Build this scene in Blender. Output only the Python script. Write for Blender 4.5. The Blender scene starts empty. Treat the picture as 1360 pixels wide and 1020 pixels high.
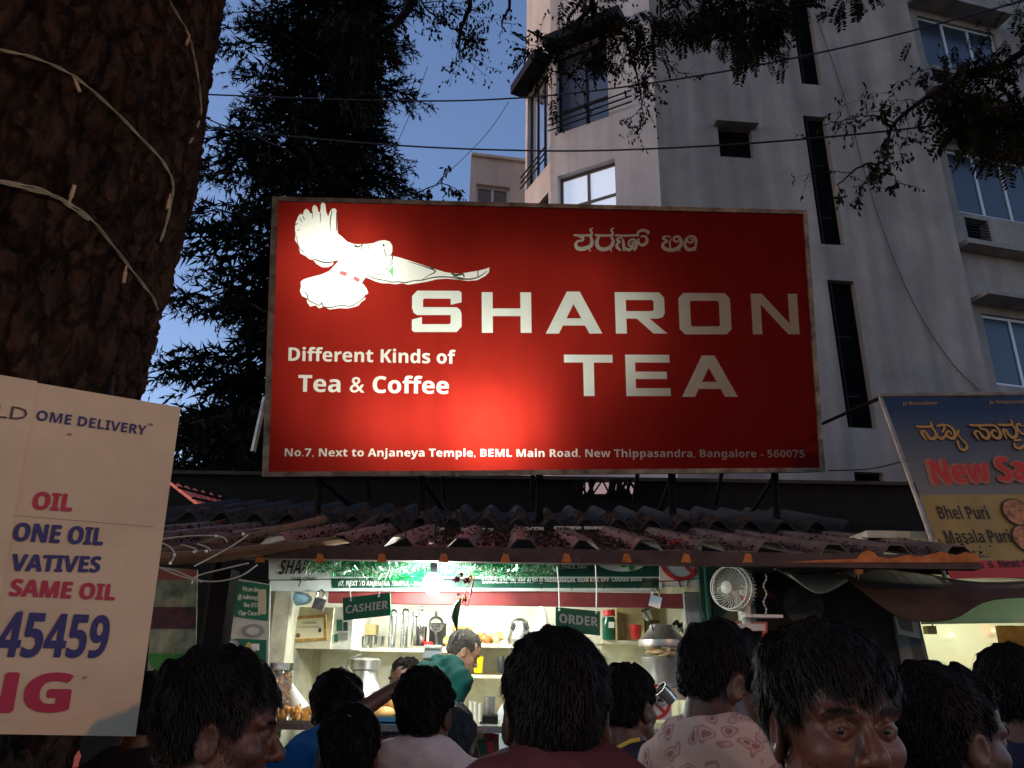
import bpy, math, random
import numpy as np
from mathutils import Vector, Matrix
from mathutils.geometry import delaunay_2d_cdt
random.seed(7); rng = np.random.default_rng(7)
SC = bpy.context.scene; COL = SC.collection
R_ = math.radians
# ------------------------------------------------------------------ camera
F_PX = 1021.0; PITCH = R_(20.3); ROLL = R_(0.91); CAM = Vector((0, 0, 1.67))
FW = Vector((0, math.cos(PITCH), math.sin(PITCH))); UP0 = Vector((0, -math.sin(PITCH), math.cos(PITCH))); RT0 = Vector((1, 0, 0))
RT = math.cos(ROLL)*RT0 + math.sin(ROLL)*UP0; UP = math.cos(ROLL)*UP0 - math.sin(ROLL)*RT0
cd = bpy.data.cameras.new('camera'); cam = bpy.data.objects.new('camera', cd); COL.objects.link(cam)
m = Matrix.Identity(4)
for i in range(3): m[i][0] = RT[i]; m[i][1] = UP[i]; m[i][2] = -FW[i]; m[i][3] = CAM[i]
cam.matrix_world = m; cd.sensor_width = 36; cd.lens = F_PX/1360*36; cd.clip_start = .05; cd.clip_end = 2000
SC.camera = cam
# ------------------------------------------------------------------ dusk sky and a last trace of sun
SUN_EL, SUN_AZ = R_(10), R_(-92)          # low in the west, which is to the left of the street
w = bpy.data.worlds.new('World'); SC.world = w; w.use_nodes = True; nt = w.node_tree
bg = nt.nodes['Background']; sky = nt.nodes.new('ShaderNodeTexSky'); sky.sky_type = 'NISHITA'; sky.sun_disc = False
sky.sun_elevation = SUN_EL; sky.sun_rotation = SUN_AZ; sky.air_density = 1; sky.dust_density = 1; sky.ozone_density = 3
wb = nt.nodes.new('ShaderNodeMixRGB'); wb.blend_type = 'MULTIPLY'; wb.inputs[0].default_value = 1; wb.inputs[2].default_value = (1.36, 1.14, 1.2, 1)   # white balance of the dusk sky
nt.links.new(sky.outputs[0], wb.inputs[1]); nt.links.new(wb.outputs[0], bg.inputs[0]); bg.inputs[1].default_value = 0.15
sd = bpy.data.lights.new('sun', 'SUN'); sd.energy = .22; sd.angle = R_(12); sd.color = (.97, .92, 1)
so = bpy.data.objects.new('sun', sd); COL.objects.link(so)
dsun = Vector((math.sin(SUN_AZ)*math.cos(SUN_EL), math.cos(SUN_AZ)*math.cos(SUN_EL), math.sin(SUN_EL)))
so.rotation_euler = dsun.to_track_quat('Z', 'Y').to_euler()
SIGN_W = 23.5; BULB_E = 230; ROOM_W = 11; TUBE_W = 16
vs = SC.view_settings; vs.view_transform = 'Standard'; vs.look = 'None'; vs.gamma = 1; vs.exposure = .7
# ------------------------------------------------------------------ geometry of the view: pixel -> point in the world
def ray(px, py): return (RT*(px-680) + UP*(510-py) + FW*F_PX)
def P(px, py, Y):
    d = ray(px, py); return CAM + d*(Y/d.y)
def PX(p):
    d = Vector(p)-CAM; z = d.dot(FW); return (680+F_PX*d.dot(RT)/z, 510-F_PX*d.dot(UP)/z)
class Plane:                                       # a flat sheet in the world; U and V need not be square to each other
    def __init__(s, o, u, v):
        s.o = Vector(o); s.U = Vector(u).normalized(); s.V = Vector(v).normalized(); s.N = s.U.cross(s.V).normalized()
        if s.N.dot(s.o-CAM) > 0: s.N = -s.N          # N looks at the street
        s.c = s.U.dot(s.V)
    def uv(s, p):
        d = p-s.o; a = d.dot(s.U); b = d.dot(s.V); k = 1-s.c*s.c; return ((a-s.c*b)/k, (b-s.c*a)/k)
    def hit(s, px, py):
        d = ray(px, py); return s.uv(CAM + d*((s.o-CAM).dot(s.N)/d.dot(s.N)))
    def pt(s, u, v, n=0): return s.o + s.U*u + s.V*v + s.N*n
def front(Y): return Plane(P(680, 888, Y), (1, 0, 0), (0, 0, 1))
# ------------------------------------------------------------------ materials
MATS = {}
def mat(name, col, rough=.7, metal=0, var=.0, scale=8, bump=0, bscale=30, col2=None, spec=.4, emit=None, trans=0, alpha=1, coat=0):
    if name in MATS: return MATS[name]
    M = bpy.data.materials.new(name); M.use_nodes = True; n = M.node_tree.nodes; l = M.node_tree.links; b = n['Principled BSDF']
    b.inputs['Base Color'].default_value = (*col, 1); b.inputs['Roughness'].default_value = rough; b.inputs['Metallic'].default_value = metal
    b.inputs['Specular IOR Level'].default_value = spec; b.inputs['Coat Weight'].default_value = coat
    if trans: b.inputs['Transmission Weight'].default_value = trans
    if emit: b.inputs['Emission Color'].default_value = (*emit[:3], 1); b.inputs['Emission Strength'].default_value = emit[3]
    tc = n.new('ShaderNodeTexCoord')
    if var or col2:
        t = n.new('ShaderNodeTexNoise'); t.inputs['Scale'].default_value = scale; t.inputs['Detail'].default_value = 6; t.inputs['Roughness'].default_value = .65
        l.new(tc.outputs['Object'], t.inputs['Vector']); r = n.new('ShaderNodeValToRGB')
        c2 = col2 or tuple(c*(1-var) for c in col); c1 = col if col2 else tuple(min(1, c*(1+var*.5)) for c in col)
        r.color_ramp.elements[0].position = .35; r.color_ramp.elements[1].position = .65
        r.color_ramp.elements[0].color = (*c2, 1); r.color_ramp.elements[1].color = (*c1, 1)
        l.new(t.outputs['Fac'], r.inputs['Fac']); l.new(r.outputs[0], b.inputs['Base Color'])
    if bump:
        t2 = n.new('ShaderNodeTexNoise'); t2.inputs['Scale'].default_value = bscale; t2.inputs['Detail'].default_value = 5
        l.new(tc.outputs['Object'], t2.inputs['Vector']); bp = n.new('ShaderNodeBump'); bp.inputs['Strength'].default_value = bump; bp.inputs['Distance'].default_value = .01
        l.new(t2.outputs['Fac'], bp.inputs['Height']); l.new(bp.outputs[0], b.inputs['Normal'])
    MATS[name] = M; return M
def translucent(name, tcol, dcol, mix=.5, var=0, vscale=3):
    if name in MATS: return MATS[name]
    M = bpy.data.materials.new(name); M.use_nodes = True; n = M.node_tree.nodes; l = M.node_tree.links; n.remove(n['Principled BSDF'])
    t = n.new('ShaderNodeBsdfTranslucent'); d = n.new('ShaderNodeBsdfPrincipled'); x = n.new('ShaderNodeMixShader'); o = n['Material Output']
    t.inputs[0].default_value = (*tcol, 1); d.inputs['Base Color'].default_value = (*dcol, 1); d.inputs['Roughness'].default_value = .5; d.inputs['Specular IOR Level'].default_value = .08; x.inputs[0].default_value = mix
    if var:
        tc = n.new('ShaderNodeTexCoord'); mp = n.new('ShaderNodeMapping'); mp.inputs['Scale'].default_value = (1, 1, .25)
        q = n.new('ShaderNodeTexNoise'); q.inputs['Scale'].default_value = vscale; q.inputs['Detail'].default_value = 7; q.inputs['Roughness'].default_value = .6
        r = n.new('ShaderNodeValToRGB'); r.color_ramp.elements[0].position = .3; r.color_ramp.elements[1].position = .6
        r.color_ramp.elements[0].color = (*[c*(1-var) for c in tcol], 1); r.color_ramp.elements[1].color = (*tcol, 1)
        l.new(tc.outputs['Object'], mp.inputs[0]); l.new(mp.outputs[0], q.inputs['Vector']); l.new(q.outputs['Fac'], r.inputs[0]); l.new(r.outputs[0], t.inputs[0])
    l.new(t.outputs[0], x.inputs[1]); l.new(d.outputs[0], x.inputs[2]); l.new(x.outputs[0], o.inputs[0]); MATS[name] = M; return M
def streaky(name, col, dirt, rough=.85):             # weathered outdoor plaster: mottled, with rain streaks running down
    M = bpy.data.materials.new(name); M.use_nodes = True; n = M.node_tree.nodes; l = M.node_tree.links; b = n['Principled BSDF']; b.inputs['Roughness'].default_value = rough
    tc = n.new('ShaderNodeTexCoord'); mp = n.new('ShaderNodeMapping'); mp.inputs['Scale'].default_value = (1.6, 1.6, .12)
    a = n.new('ShaderNodeTexNoise'); a.inputs['Scale'].default_value = 1.5; a.inputs['Detail'].default_value = 8
    c = n.new('ShaderNodeTexNoise'); c.inputs['Scale'].default_value = .6; c.inputs['Detail'].default_value = 9; c.inputs['Roughness'].default_value = .7
    l.new(tc.outputs['Object'], mp.inputs[0]); l.new(mp.outputs[0], a.inputs['Vector']); l.new(tc.outputs['Object'], c.inputs['Vector'])
    mu = n.new('ShaderNodeMath'); mu.operation = 'MULTIPLY'; l.new(a.outputs[0], mu.inputs[0]); l.new(c.outputs[0], mu.inputs[1])
    r = n.new('ShaderNodeValToRGB'); r.color_ramp.elements[0].position = .1; r.color_ramp.elements[1].position = .38
    r.color_ramp.elements[0].color = (*dirt, 1); r.color_ramp.elements[1].color = (*col, 1); l.new(mu.outputs[0], r.inputs[0]); l.new(r.outputs[0], b.inputs['Base Color'])
    f = n.new('ShaderNodeTexNoise'); f.inputs['Scale'].default_value = 25; f.inputs['Detail'].default_value = 6; l.new(tc.outputs['Object'], f.inputs['Vector'])
    bp = n.new('ShaderNodeBump'); bp.inputs['Strength'].default_value = .4; bp.inputs['Distance'].default_value = .02; l.new(f.outputs[0], bp.inputs['Height']); l.new(bp.outputs[0], b.inputs['Normal'])
    MATS[name] = M; return M
# ------------------------------------------------------------------ mesh building
class MB:
    def __init__(s): s.v = []; s.f = []
    def add(s, vs, fs):
        k = len(s.v); s.v += [tuple(q) for q in vs]; s.f += [tuple(i+k for i in f) for f in fs]; return s
    def box(s, c, size, rot=None):
        c = Vector(c); sx, sy, sz = [q/2 for q in size]
        vs = [Vector((x, y, z)) for x in (-sx, sx) for y in (-sy, sy) for z in (-sz, sz)]
        if rot: vs = [rot @ q for q in vs]
        return s.add([c+q for q in vs], [(0,1,3,2),(4,6,7,5),(0,4,5,1),(2,3,7,6),(0,2,6,4),(1,5,7,3)])
    def obox(s, o, a, b, c):                         # box from a corner and three edge vectors
        o = Vector(o); vs = [o, o+a, o+a+b, o+b, o+c, o+a+c, o+a+b+c, o+b+c]
        return s.add(vs, [(0,3,2,1),(4,5,6,7),(0,1,5,4),(1,2,6,5),(2,3,7,6),(3,0,4,7)])
    def tube(s, pts, r, n=6, caps=True):
        pts = [Vector(p) for p in pts]; m = len(pts)
        rs = r if isinstance(r, (list, tuple)) else [r]*m; rings = []; prev = None
        for i, p in enumerate(pts):
            t = (pts[min(i+1, m-1)]-pts[max(i-1, 0)]).normalized()
            if prev is None: u = t.orthogonal().normalized()
            else:
                u = prev - t*prev.dot(t)
                u = u.normalized() if u.length > 1e-6 else t.orthogonal().normalized()
            prev = u; v = t.cross(u)
            rings += [p + (u*math.cos(2*math.pi*k/n)+v*math.sin(2*math.pi*k/n))*rs[i] for k in range(n)]
        fs = [(i*n+k, i*n+(k+1) % n, (i+1)*n+(k+1) % n, (i+1)*n+k) for i in range(m-1) for k in range(n)]
        if caps: fs += [tuple(range(n-1, -1, -1)), tuple((m-1)*n+k for k in range(n))]
        return s.add(rings, fs)
    def lathe(s, prof, base, n=20, axis=None, sx=1, sy=1):  # profile of (radius, height)
        base = Vector(base); q = Vector((0, 0, 1)).rotation_difference(Vector(axis)) if axis else None; vs = []
        for r, h in prof:
            for k in range(n):
                p = Vector((r*sx*math.cos(2*math.pi*k/n), r*sy*math.sin(2*math.pi*k/n), h)); vs.append(base + (q @ p if q else p))
        m = len(prof); fs = [(i*n+k, i*n+(k+1) % n, (i+1)*n+(k+1) % n, (i+1)*n+k) for i in range(m-1) for k in range(n)]
        fs += [tuple(range(n-1, -1, -1)), tuple((m-1)*n+k for k in range(n))]; return s.add(vs, fs)
    def ball(s, c, r, n=12, m=8, rot=None):
        r = r if isinstance(r, (tuple, list)) else (r,)*3; vs = []; c = Vector(c)
        for i in range(m+1):
            a = math.pi*i/m
            for k in range(n):
                q = Vector((r[0]*math.sin(a)*math.cos(2*math.pi*k/n), r[1]*math.sin(a)*math.sin(2*math.pi*k/n), r[2]*math.cos(a))); vs.append(c + (rot @ q if rot else q))
        return s.add(vs, [(i*n+k, (i+1)*n+k, (i+1)*n+(k+1) % n, i*n+(k+1) % n) for i in range(m) for k in range(n)])
    def quad(s, a, b, c, d): return s.add([a, b, c, d], [(0, 1, 2, 3)])
    def build(s, name, mt, parent=None, smooth=False):
        off = Vector(parent_loc(parent)) if parent else Vector((0, 0, 0))
        me = bpy.data.meshes.new(name); va = np.array(s.v, dtype=np.float64).reshape(-1, 3) - np.array(off)
        me.from_pydata(va.tolist(), [], s.f); me.update(); me.validate()
        if smooth: me.shade_smooth(); me.set_sharp_from_angle(angle=R_(40))
        o = bpy.data.objects.new(name, me); COL.objects.link(o)
        if isinstance(mt, str): mt = MATS[mt]
        me.materials.append(mt)
        if parent: o.parent = parent
        return o
def parent_loc(p):
    q = Vector((0, 0, 0))
    while p: q += p.location; p = p.parent
    return q
def arr_mesh(name, V, Fq, mt, parent=None, smooth=True):
    off = np.array(parent_loc(parent)) if parent else np.zeros(3); Fq = np.asarray(Fq, dtype=np.int32); k = Fq.shape[1]
    me = bpy.data.meshes.new(name); me.vertices.add(len(V)); me.vertices.foreach_set('co', (np.asarray(V)-off).astype(np.float32).ravel())
    me.loops.add(Fq.size); me.loops.foreach_set('vertex_index', Fq.ravel()); me.polygons.add(len(Fq))
    me.polygons.foreach_set('loop_start', np.arange(0, Fq.size, k, dtype=np.int32)); me.update(calc_edges=True)
    if smooth: me.shade_smooth()
    o = bpy.data.objects.new(name, me); COL.objects.link(o); me.materials.append(MATS[mt] if isinstance(mt, str) else mt)
    if parent: o.parent = parent
    return o
def thing(name, label, cat, loc=(0, 0, 0), group=None):
    o = bpy.data.objects.new(name, None); o.empty_display_size = .1; COL.objects.link(o); o.location = Vector(loc); return tag(o, label, cat, group)
def tag(o, label, cat, group=None):
    o['label'] = label; o['category'] = cat
    if group: o['group'] = group
    return o
def struct(o): o['kind'] = 'structure'; return o
def stuff(o): o['kind'] = 'stuff'; return o
def copy_tree(o, parent=None):
    c = o.copy(); COL.objects.link(c); c.parent = parent
    for ch in list(o.children): copy_tree(ch, c)
    return c
# ------------------------------------------------------------------ lettering
def glyphs(text, bold=.0, shear=0, res=3):
    c = bpy.data.curves.new('glyphs', 'FONT'); c.body = text; c.offset = bold; c.shear = shear; c.resolution_u = res
    o = bpy.data.objects.new('glyphs', c); COL.objects.link(o); me = bpy.data.meshes.new_from_object(o.evaluated_get(bpy.context.evaluated_depsgraph_get()))
    V = [(v.co.x, v.co.y) for v in me.vertices]; Fs = [tuple(p.vertices) for p in me.polygons]
    bpy.data.objects.remove(o); bpy.data.curves.remove(c); bpy.data.meshes.remove(me); return V, Fs
def heavy(text, up=0x1D5D4, lo=0x1D5EE, dg=0x1D7EC):   # the same letters in the heavy cut of Blender's own typeface (Unicode's bold sans block)
    return ''.join(chr(up+ord(c)-65) if 'A' <= c <= 'Z' else chr(lo+ord(c)-97) if 'a' <= c <= 'z' else chr(dg+ord(c)-48) if '0' <= c <= '9' else c for c in text)
def fit_text(pl, text, a, b, cap, bold=.02, shear=0, res=3):       # text between two baseline pixels, cap height in pixels
    CAPH = .714 if any(ord(c) > 0x1D000 for c in text) else .682
    V, Fs = glyphs(text, bold, shear, res); x0 = min(v[0] for v in V); x1 = max(v[0] for v in V)
    A = pl.hit(*a); B = pl.hit(*b); h = pl.hit(a[0], a[1]-cap)[1]-A[1]
    return [(A[0]+(B[0]-A[0])*(x-x0)/(x1-x0), A[1]+(B[1]-A[1])*(x-x0)/(x1-x0)+h*y/CAPH) for x, y in V], Fs
def text_polys(pl, text, a, b, cap, bold=.02, shear=0, res=3):   # boldness by overlaying shifted copies, so that strokes never close up
    if bold >= .015: text = heavy(text); bold = max(0, bold-.024)
    V, Fs = fit_text(pl, text, a, b, cap, 0, shear, res); A = pl.hit(*a); h = (pl.hit(a[0], a[1]-cap)[1]-A[1])/.7*bold
    return [[(V[i][0]+dx*h, V[i][1]+dy*h) for i in f] for dx, dy in (((-1, 0), (1, 0), (0, .6), (0, -.6)) if bold > .005 else ((0, 0),)) for f in Fs]
def letters(pl, text, a, b, cap, mt, parent=None, bold=.02, shear=0, lift=.002, name='lettering', res=2):
    return shape(pl, text_polys(pl, text, a, b, cap, bold, shear, res), mt, parent, lift, name)
def stroke(pts, wd):                                # list of convex polygons covering a brush stroke in the plane; wd = width(s)
    out = []; n = len(pts); ws = wd if isinstance(wd, (list, tuple)) else [wd]*n
    for i in range(n):
        r = ws[i]/2; out.append([(pts[i][0]+r*math.cos(2*math.pi*k/10+.1*i), pts[i][1]+r*math.sin(2*math.pi*k/10+.1*i)) for k in range(10)])
        if i+1 < n:
            dx, dy = pts[i+1][0]-pts[i][0], pts[i+1][1]-pts[i][1]; L = math.hypot(dx, dy) or 1; nx, ny = -dy/L, dx/L; r2 = ws[i+1]/2
            out.append([(pts[i][0]+nx*r, pts[i][1]+ny*r), (pts[i][0]-nx*r, pts[i][1]-ny*r), (pts[i+1][0]-nx*r2, pts[i+1][1]-ny*r2), (pts[i+1][0]+nx*r2, pts[i+1][1]+ny*r2)])
    return out
def smooth_path(pts, sub=3):
    out = []; n = len(pts)
    for i in range(n-1):
        p0 = pts[max(i-1, 0)]; p1 = pts[i]; p2 = pts[i+1]; p3 = pts[min(i+2, n-1)]
        for k in range(sub):
            t = k/sub; out.append(tuple(.5*(2*p1[j]+(p2[j]-p0[j])*t+(2*p0[j]-5*p1[j]+4*p2[j]-p3[j])*t*t+(3*p1[j]-p0[j]-3*p2[j]+p3[j])*t**3) for j in range(len(p1))))
    out.append(tuple(pts[-1])); return out
def overlay(groups):                               # groups: list of polygon lists; returns per group the cells where it lies on top
    vs = []; es = []; PG = []
    for g, polys in enumerate(groups):
        for p in polys:
            k = len(vs); n = len(p); vs += [Vector(q)*100 for q in p]; es += [(k+i, k+(i+1) % n) for i in range(n)]; PG.append((g, np.array(p)*100))
    ov, oe, of, a, b, ids = delaunay_2d_cdt(vs, es, [], 0, 1e-4, False)
    V = np.array([(q.x, q.y) for q in ov]); Ft = np.array([f for f in of if len(f) == 3]); C = V[Ft].mean(1); top = -np.ones(len(Ft), int); order = np.argsort(C[:, 0]); cx_ = C[order, 0]
    for g, p in PG:
        lo, hi = np.searchsorted(cx_, p[:, 0].min()), np.searchsorted(cx_, p[:, 0].max()); ix = order[lo:hi]; c = C[ix]; ok = (c[:, 1] > p[:, 1].min()) & (c[:, 1] < p[:, 1].max()); ix = ix[ok]; c = c[ok]
        if not len(ix): continue
        ins = np.zeros(len(ix), bool); q = np.roll(p, -1, 0)
        for (x1, y1), (x2, y2) in zip(p, q):
            m_ = (y1 > c[:, 1]) != (y2 > c[:, 1]); xx = (x2-x1)*(c[:, 1]-y1)/((y2-y1) or 1e-12)+x1; ins ^= m_ & (c[:, 0] < xx)
        top[ix[ins]] = np.maximum(top[ix[ins]], g)
    return [(q[0]/100, q[1]/100) for q in V], [[tuple(int(i) for i in f) for f in Ft[top == g]] for g in range(len(groups))]
def shape(pl, polys, mt, parent=None, lift=.002, name='print', thick=0):
    V, res = overlay([polys]); used = sorted({i for f in res[0] for i in f}); ix = {j: i for i, j in enumerate(used)}
    B = MB().add([pl.pt(*V[i], lift) for i in used], [tuple(ix[i] for i in f) for f in res[0]]); return B.build(name, mt, parent)
def pxpoly(pl, pts): return [pl.hit(*p) for p in pts]
def patch(pl, x0, y0, x1, y1, mt, parent=None, lift=.001, name='print'):      # flat print on a sheet between two pixels
    q = [pl.hit(*p) for p in ((x0, y1), (x1, y1), (x1, y0), (x0, y0))]
    return MB().quad(*[pl.pt(u, v, lift) for u, v in q]).build(name, mt, parent)
def slab(pl, quad_px, thick, mt, parent=None, name='panel', lift=0):              # solid board behind four pixel corners
    q = [pl.pt(*pl.hit(*p), lift) for p in quad_px]; b = [p-pl.N*thick for p in q]
    return MB().add(q+b, [(0,1,2,3),(7,6,5,4),(0,4,5,1),(1,5,6,2),(2,6,7,3),(3,7,4,0)]).build(name, mt, parent)
def ext(px0, py0, px1, py1, Y):                     # centre, width and height in metres of a pixel box at distance Y
    xc, yc = (px0+px1)/2, (py0+py1)/2; c = P(xc, yc, Y); return c, (P(px1, yc, Y)-P(px0, yc, Y)).x, P(xc, py0, Y).z-P(xc, py1, Y).z
def boxpx(px0, py0, px1, py1, Y, depth, mt, parent=None, name='panel', rz=0):
    c, w_, h = ext(px0, py0, px1, py1, Y); return MB().box(c+Vector((0, depth/2, 0)), (w_, depth, h), Matrix.Rotation(rz, 3, 'Z') if rz else None).build(name, mt, parent)
# ------------------------------------------------------------------ shared materials
mat('steel', (.55, .56, .55), .25, 1, var=.25, scale=6, bump=.1, bscale=40)
mat('dull steel', (.42, .43, .42), .42, 1, var=.35, scale=5, bump=.15)
mat('aluminium', (.5, .5, .47), .4, .9, var=.4, scale=7)
mat('rust', (.16, .09, .05), .85, 0, var=.6, scale=14, bump=.4)
mat('black iron', (.006, .006, .006), .8, spec=.1)
mat('cable', (.01, .01, .012), .6)
mat('white plastic', (.7, .7, .66), .4)
mat('red plastic', (.55, .03, .03), .35)
mat('green board', (.0, .13, .055), .4, var=.2)
mat('white print', (.75, .75, .7), .6)
mat('black print', (.015, .015, .018), .6)
mat('red print', (.5, .025, .03), .6)
mat('cream wall', (.52, .5, .38), .75, var=.35, scale=5, bump=.15)
mat('cream shelf', (.6, .57, .42), .6, var=.3, scale=9)
mat('cardboard', (.42, .34, .16), .8, var=.25, scale=10)
mat('bark', (.045, .03, .022), .95)
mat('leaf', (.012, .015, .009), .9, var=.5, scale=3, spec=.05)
mat('twig', (.015, .012, .010), .95, spec=.1)
# ================================================================== GROUND AND THE STREET
mat('asphalt', (.05, .05, .052), .9, var=.3, scale=3, bump=.5, bscale=80)
mat('paving', (.16, .15, .14), .9, var=.35, scale=2, bump=.4, bscale=50)
struct(MB().quad((-500, -500, -.14), (500, -500, -.14), (500, 500, -.14), (-500, 500, -.14)).build('ground', 'asphalt'))
struct(MB().box((0, 9.9, -.067), (60, 19.2, .134)).build('pavement', 'paving'))
struct(MB().box((0, .2, -.06), (60, .15, .13)).build('kerb', mat('kerb', (.3, .3, .28), .9, var=.3)))
# assumed lamp on a post, added out of view behind the camera: its warm light falls on the card board, the sign frame and shoulders
LP = Vector((3.9, -3.0, 4.0))
lt = thing('assumed_street_lamp', 'assumed warm sodium lamp on a post, out of view behind the crowd to the right', 'assumed street lamp', (LP.x, LP.y, 0))
MB().tube([(LP.x, LP.y, 0), (LP.x, LP.y, 4.2)], [.05, .035], 10).tube([(LP.x, LP.y, 4.18), (LP.x-.1, LP.y, 4.25), (LP.x-.28, LP.y, 4.23)], .018, 8).build('post', 'dull steel', lt, True)
MB().lathe([(.13, 0), (.12, .05), (.05, .1), (.03, .12)], (LP.x-.28, LP.y, 4.12), 16).build('shade', 'dull steel', lt, True)
MB().ball((LP.x-.28, LP.y, 4.10), (.035, .035, .05)).build('bulb', mat('assumed sodium glow', (1, .6, .3), emit=(1, .55, .25, 30)), lt)
ld = bpy.data.lights.new('assumed_lamp_light', 'POINT'); ld.energy = LAMP_W = 235; ld.color = (1, .46, .16); ld.shadow_soft_size = .12
lo = bpy.data.objects.new('assumed_lamp_light', ld); COL.objects.link(lo); lo.parent = lt; lo.location = (-.28, 0, 3.98)

# ================================================================== APARTMENT BUILDING
streaky('plaster', (.34, .27, .21), (.16, .125, .10))
streaky('pale lit plaster', (.66, .57, .50), (.42, .36, .31))  # paler plaster copy: the lit left faces' brightness is put into the colour
mat('shade black', (.005, .005, .005), 1, spec=.0)  # near-black sheet set in the openings, standing in for their inner shade
mat('dark frame', (.009, .009, .010), .7, spec=.15)
mat('grey glass', (.03, .035, .045), .22, 0, spec=.45)
mat('sky glass', (.45, .5, .56), .12, .75, spec=1)
mat('aluminium frame', (.55, .53, .52), .5, .3)
mat('curtain', (.14, .14, .17), .9, var=.5, scale=5)
BL = thing('apartment_building', 'pale grey plastered apartment block with tall dark slots behind the sign', 'building', P(1000, 888, 14))
def wall(pl, s0, s1, z0, z1, holes, depth, mt, name='wall'):
    ss = sorted({s0, s1, *[h[0] for h in holes], *[h[1] for h in holes]}); zs = sorted({z0, z1, *[h[2] for h in holes], *[h[3] for h in holes]}); B = MB()
    for i in range(len(ss)-1):
        for j in range(len(zs)-1):
            a, b, c, d = ss[i], ss[i+1], zs[j], zs[j+1]; mx, mz = (a+b)/2, (c+d)/2
            if any(h[0] < mx < h[1] and h[2] < mz < h[3] for h in holes): continue
            B.quad(pl.pt(a, c), pl.pt(b, c), pl.pt(b, d), pl.pt(a, d))
    for a, b, c, d in holes:
        for (p, q) in (((a, c), (a, d)), ((a, d), (b, d)), ((b, d), (b, c)), ((b, c), (a, c))):
            B.quad(pl.pt(*p), pl.pt(*q), pl.pt(*q, -depth), pl.pt(*p, -depth))
    return B.build(name, mt, BL)
def hole(pl, q):                                     # upright opening nearest to four pixel corners
    h = [pl.hit(*p) for p in q]; us = sorted(a for a, b in h); vs_ = sorted(b for a, b in h); return ((us[0]+us[1])/2, (us[2]+us[3])/2, (vs_[0]+vs_[1])/2, (vs_[2]+vs_[3])/2)
def window(pl, h, depth, fmt, pmt, mull=(), trans=(), fw=.05, curtain=None, fd=.05):
    a, b, c, d = h; B = MB(); n = -depth+fd
    def bar(u0, u1, v0, v1): B.obox(pl.pt(u0, v0, -depth+.002), pl.U*(u1-u0), pl.V*(v1-v0), pl.N*fd)
    bar(a, b, c, c+fw); bar(a, b, d-fw, d); bar(a, a+fw, c+fw, d-fw); bar(b-fw, b, c+fw, d-fw)
    us = [a+fw]+[a+(b-a)*t for t in mull]+[b-fw]
    for t in mull: x = a+(b-a)*t; bar(x-fw/2, x+fw/2, c+fw, d-fw)
    for t in trans:
        z = c+(d-c)*t
        for i in range(len(us)-1): bar(us[i]+(fw/2 if i else 0), us[i+1]-(fw/2 if i < len(us)-2 else 0), z-fw/2, z+fw/2)
    w_ = B.build('window', fmt, BL); zz = [c]+[c+(d-c)*t for t in trans]+[d]
    for i in range(len(us)-1):
        for j in range(len(zz)-1):
            MB().obox(pl.pt(us[i], zz[j], -depth+.018), pl.U*(us[i+1]-us[i]), pl.V*(zz[j+1]-zz[j]), pl.N*.006).build('pane', pmt, w_)
    return w_
A0 = P(878, 270, 14); ZT = 21.0
base = Vector((A0.x, A0.y, 0)); a5 = R_(5)
main = Plane(base, (math.cos(a5), math.sin(a5), 0), (0, 0, 1))
D_s = (main.hit(1215, 60)[0]+main.hit(1262, 262)[0]+main.hit(1310, 500)[0])/3
slots = [hole(main, ((1042, -60), (1070, -60), (1087, 112), (1063, 112))), hole(main, ((1066, 154), (1095, 155), (1123, 325), (1091, 325))), hole(main, ((1098, 372), (1134, 373), (1165, 569), (1127, 568)))]
sm = hole(main, ((953, 170), (999, 170), (1000, 210), (957, 208))); low = hole(main, ((1135, 627), (1173, 627), (1176, 655), (1137, 655)))
wall(main, 0, D_s, 0, ZT, slots+[sm, low], .16, 'plaster')
for h in slots+[sm, low]: MB().quad(main.pt(h[0]-.1, h[2]-.1, -.155), main.pt(h[1]+.1, h[2]-.1, -.155), main.pt(h[1]+.1, h[3]+.1, -.155), main.pt(h[0]-.1, h[3]+.1, -.155)).build('shade_sheet', 'shade black', BL)
for h in slots:                                       # thin steel pipe and clamps standing in each slot
    B = MB().tube([main.pt(h[0]+.09, h[2]+.02, -.05), main.pt(h[0]+.09, h[3]-.02, -.05)], .02, 6)
    for t in (.2, .6): B.obox(main.pt(h[0]+.03, h[2]+(h[3]-h[2])*t, -.06), main.U*.3, main.V*.03, main.N*.02)
    B.build('pipe', 'dark frame', BL)
MB().obox(main.pt(sm[0]-.1, sm[3], .002), main.U*(sm[1]-sm[0]+.2), main.V*.1, main.N*.22).build('lintel', 'plaster', BL)
# left corner tower: two folded faces with ribbon windows
f30 = R_(30); fa = Plane(base, (-math.cos(f30), math.sin(f30), 0), (0, 0, 1))
sB = fa.hit(731, 140)[0]; bB = fa.pt(sB, 0); f62 = R_(66); fb = Plane(bB, (-math.cos(f62), math.sin(f62), 0), (0, 0, 1)); sC = fb.hit(698, 165)[0]; sC = min(max(sC, 1.0), 3.0); bC = fb.pt(sC, 0)
wt = [hole(fa, ((737, 78), (806, 42), (807, 145), (740, 188))), hole(fa, ((740, 237), (817, 207), (819, 300), (741, 330)))]
wt = [(min(h[0], h[1]), max(h[0], h[1]), h[2], h[3]) for h in wt]
wall(fa, 0, sB, 0, ZT, wt, .22, 'pale lit plaster')
window(fa, wt[0], .22, 'dark frame', mat('dusk glass', (.10, .105, .12), .15, .35, spec=.8), mull=(.45,), trans=(.3,), fw=.07)
window(fa, wt[1], .22, mat('bronze frame', (.12, .09, .07), .5), mat('lit glass', (.6, .65, .7), .4, emit=(.72, .8, 1, .34)), mull=(.5,), trans=(.55,), fw=.07)
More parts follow.
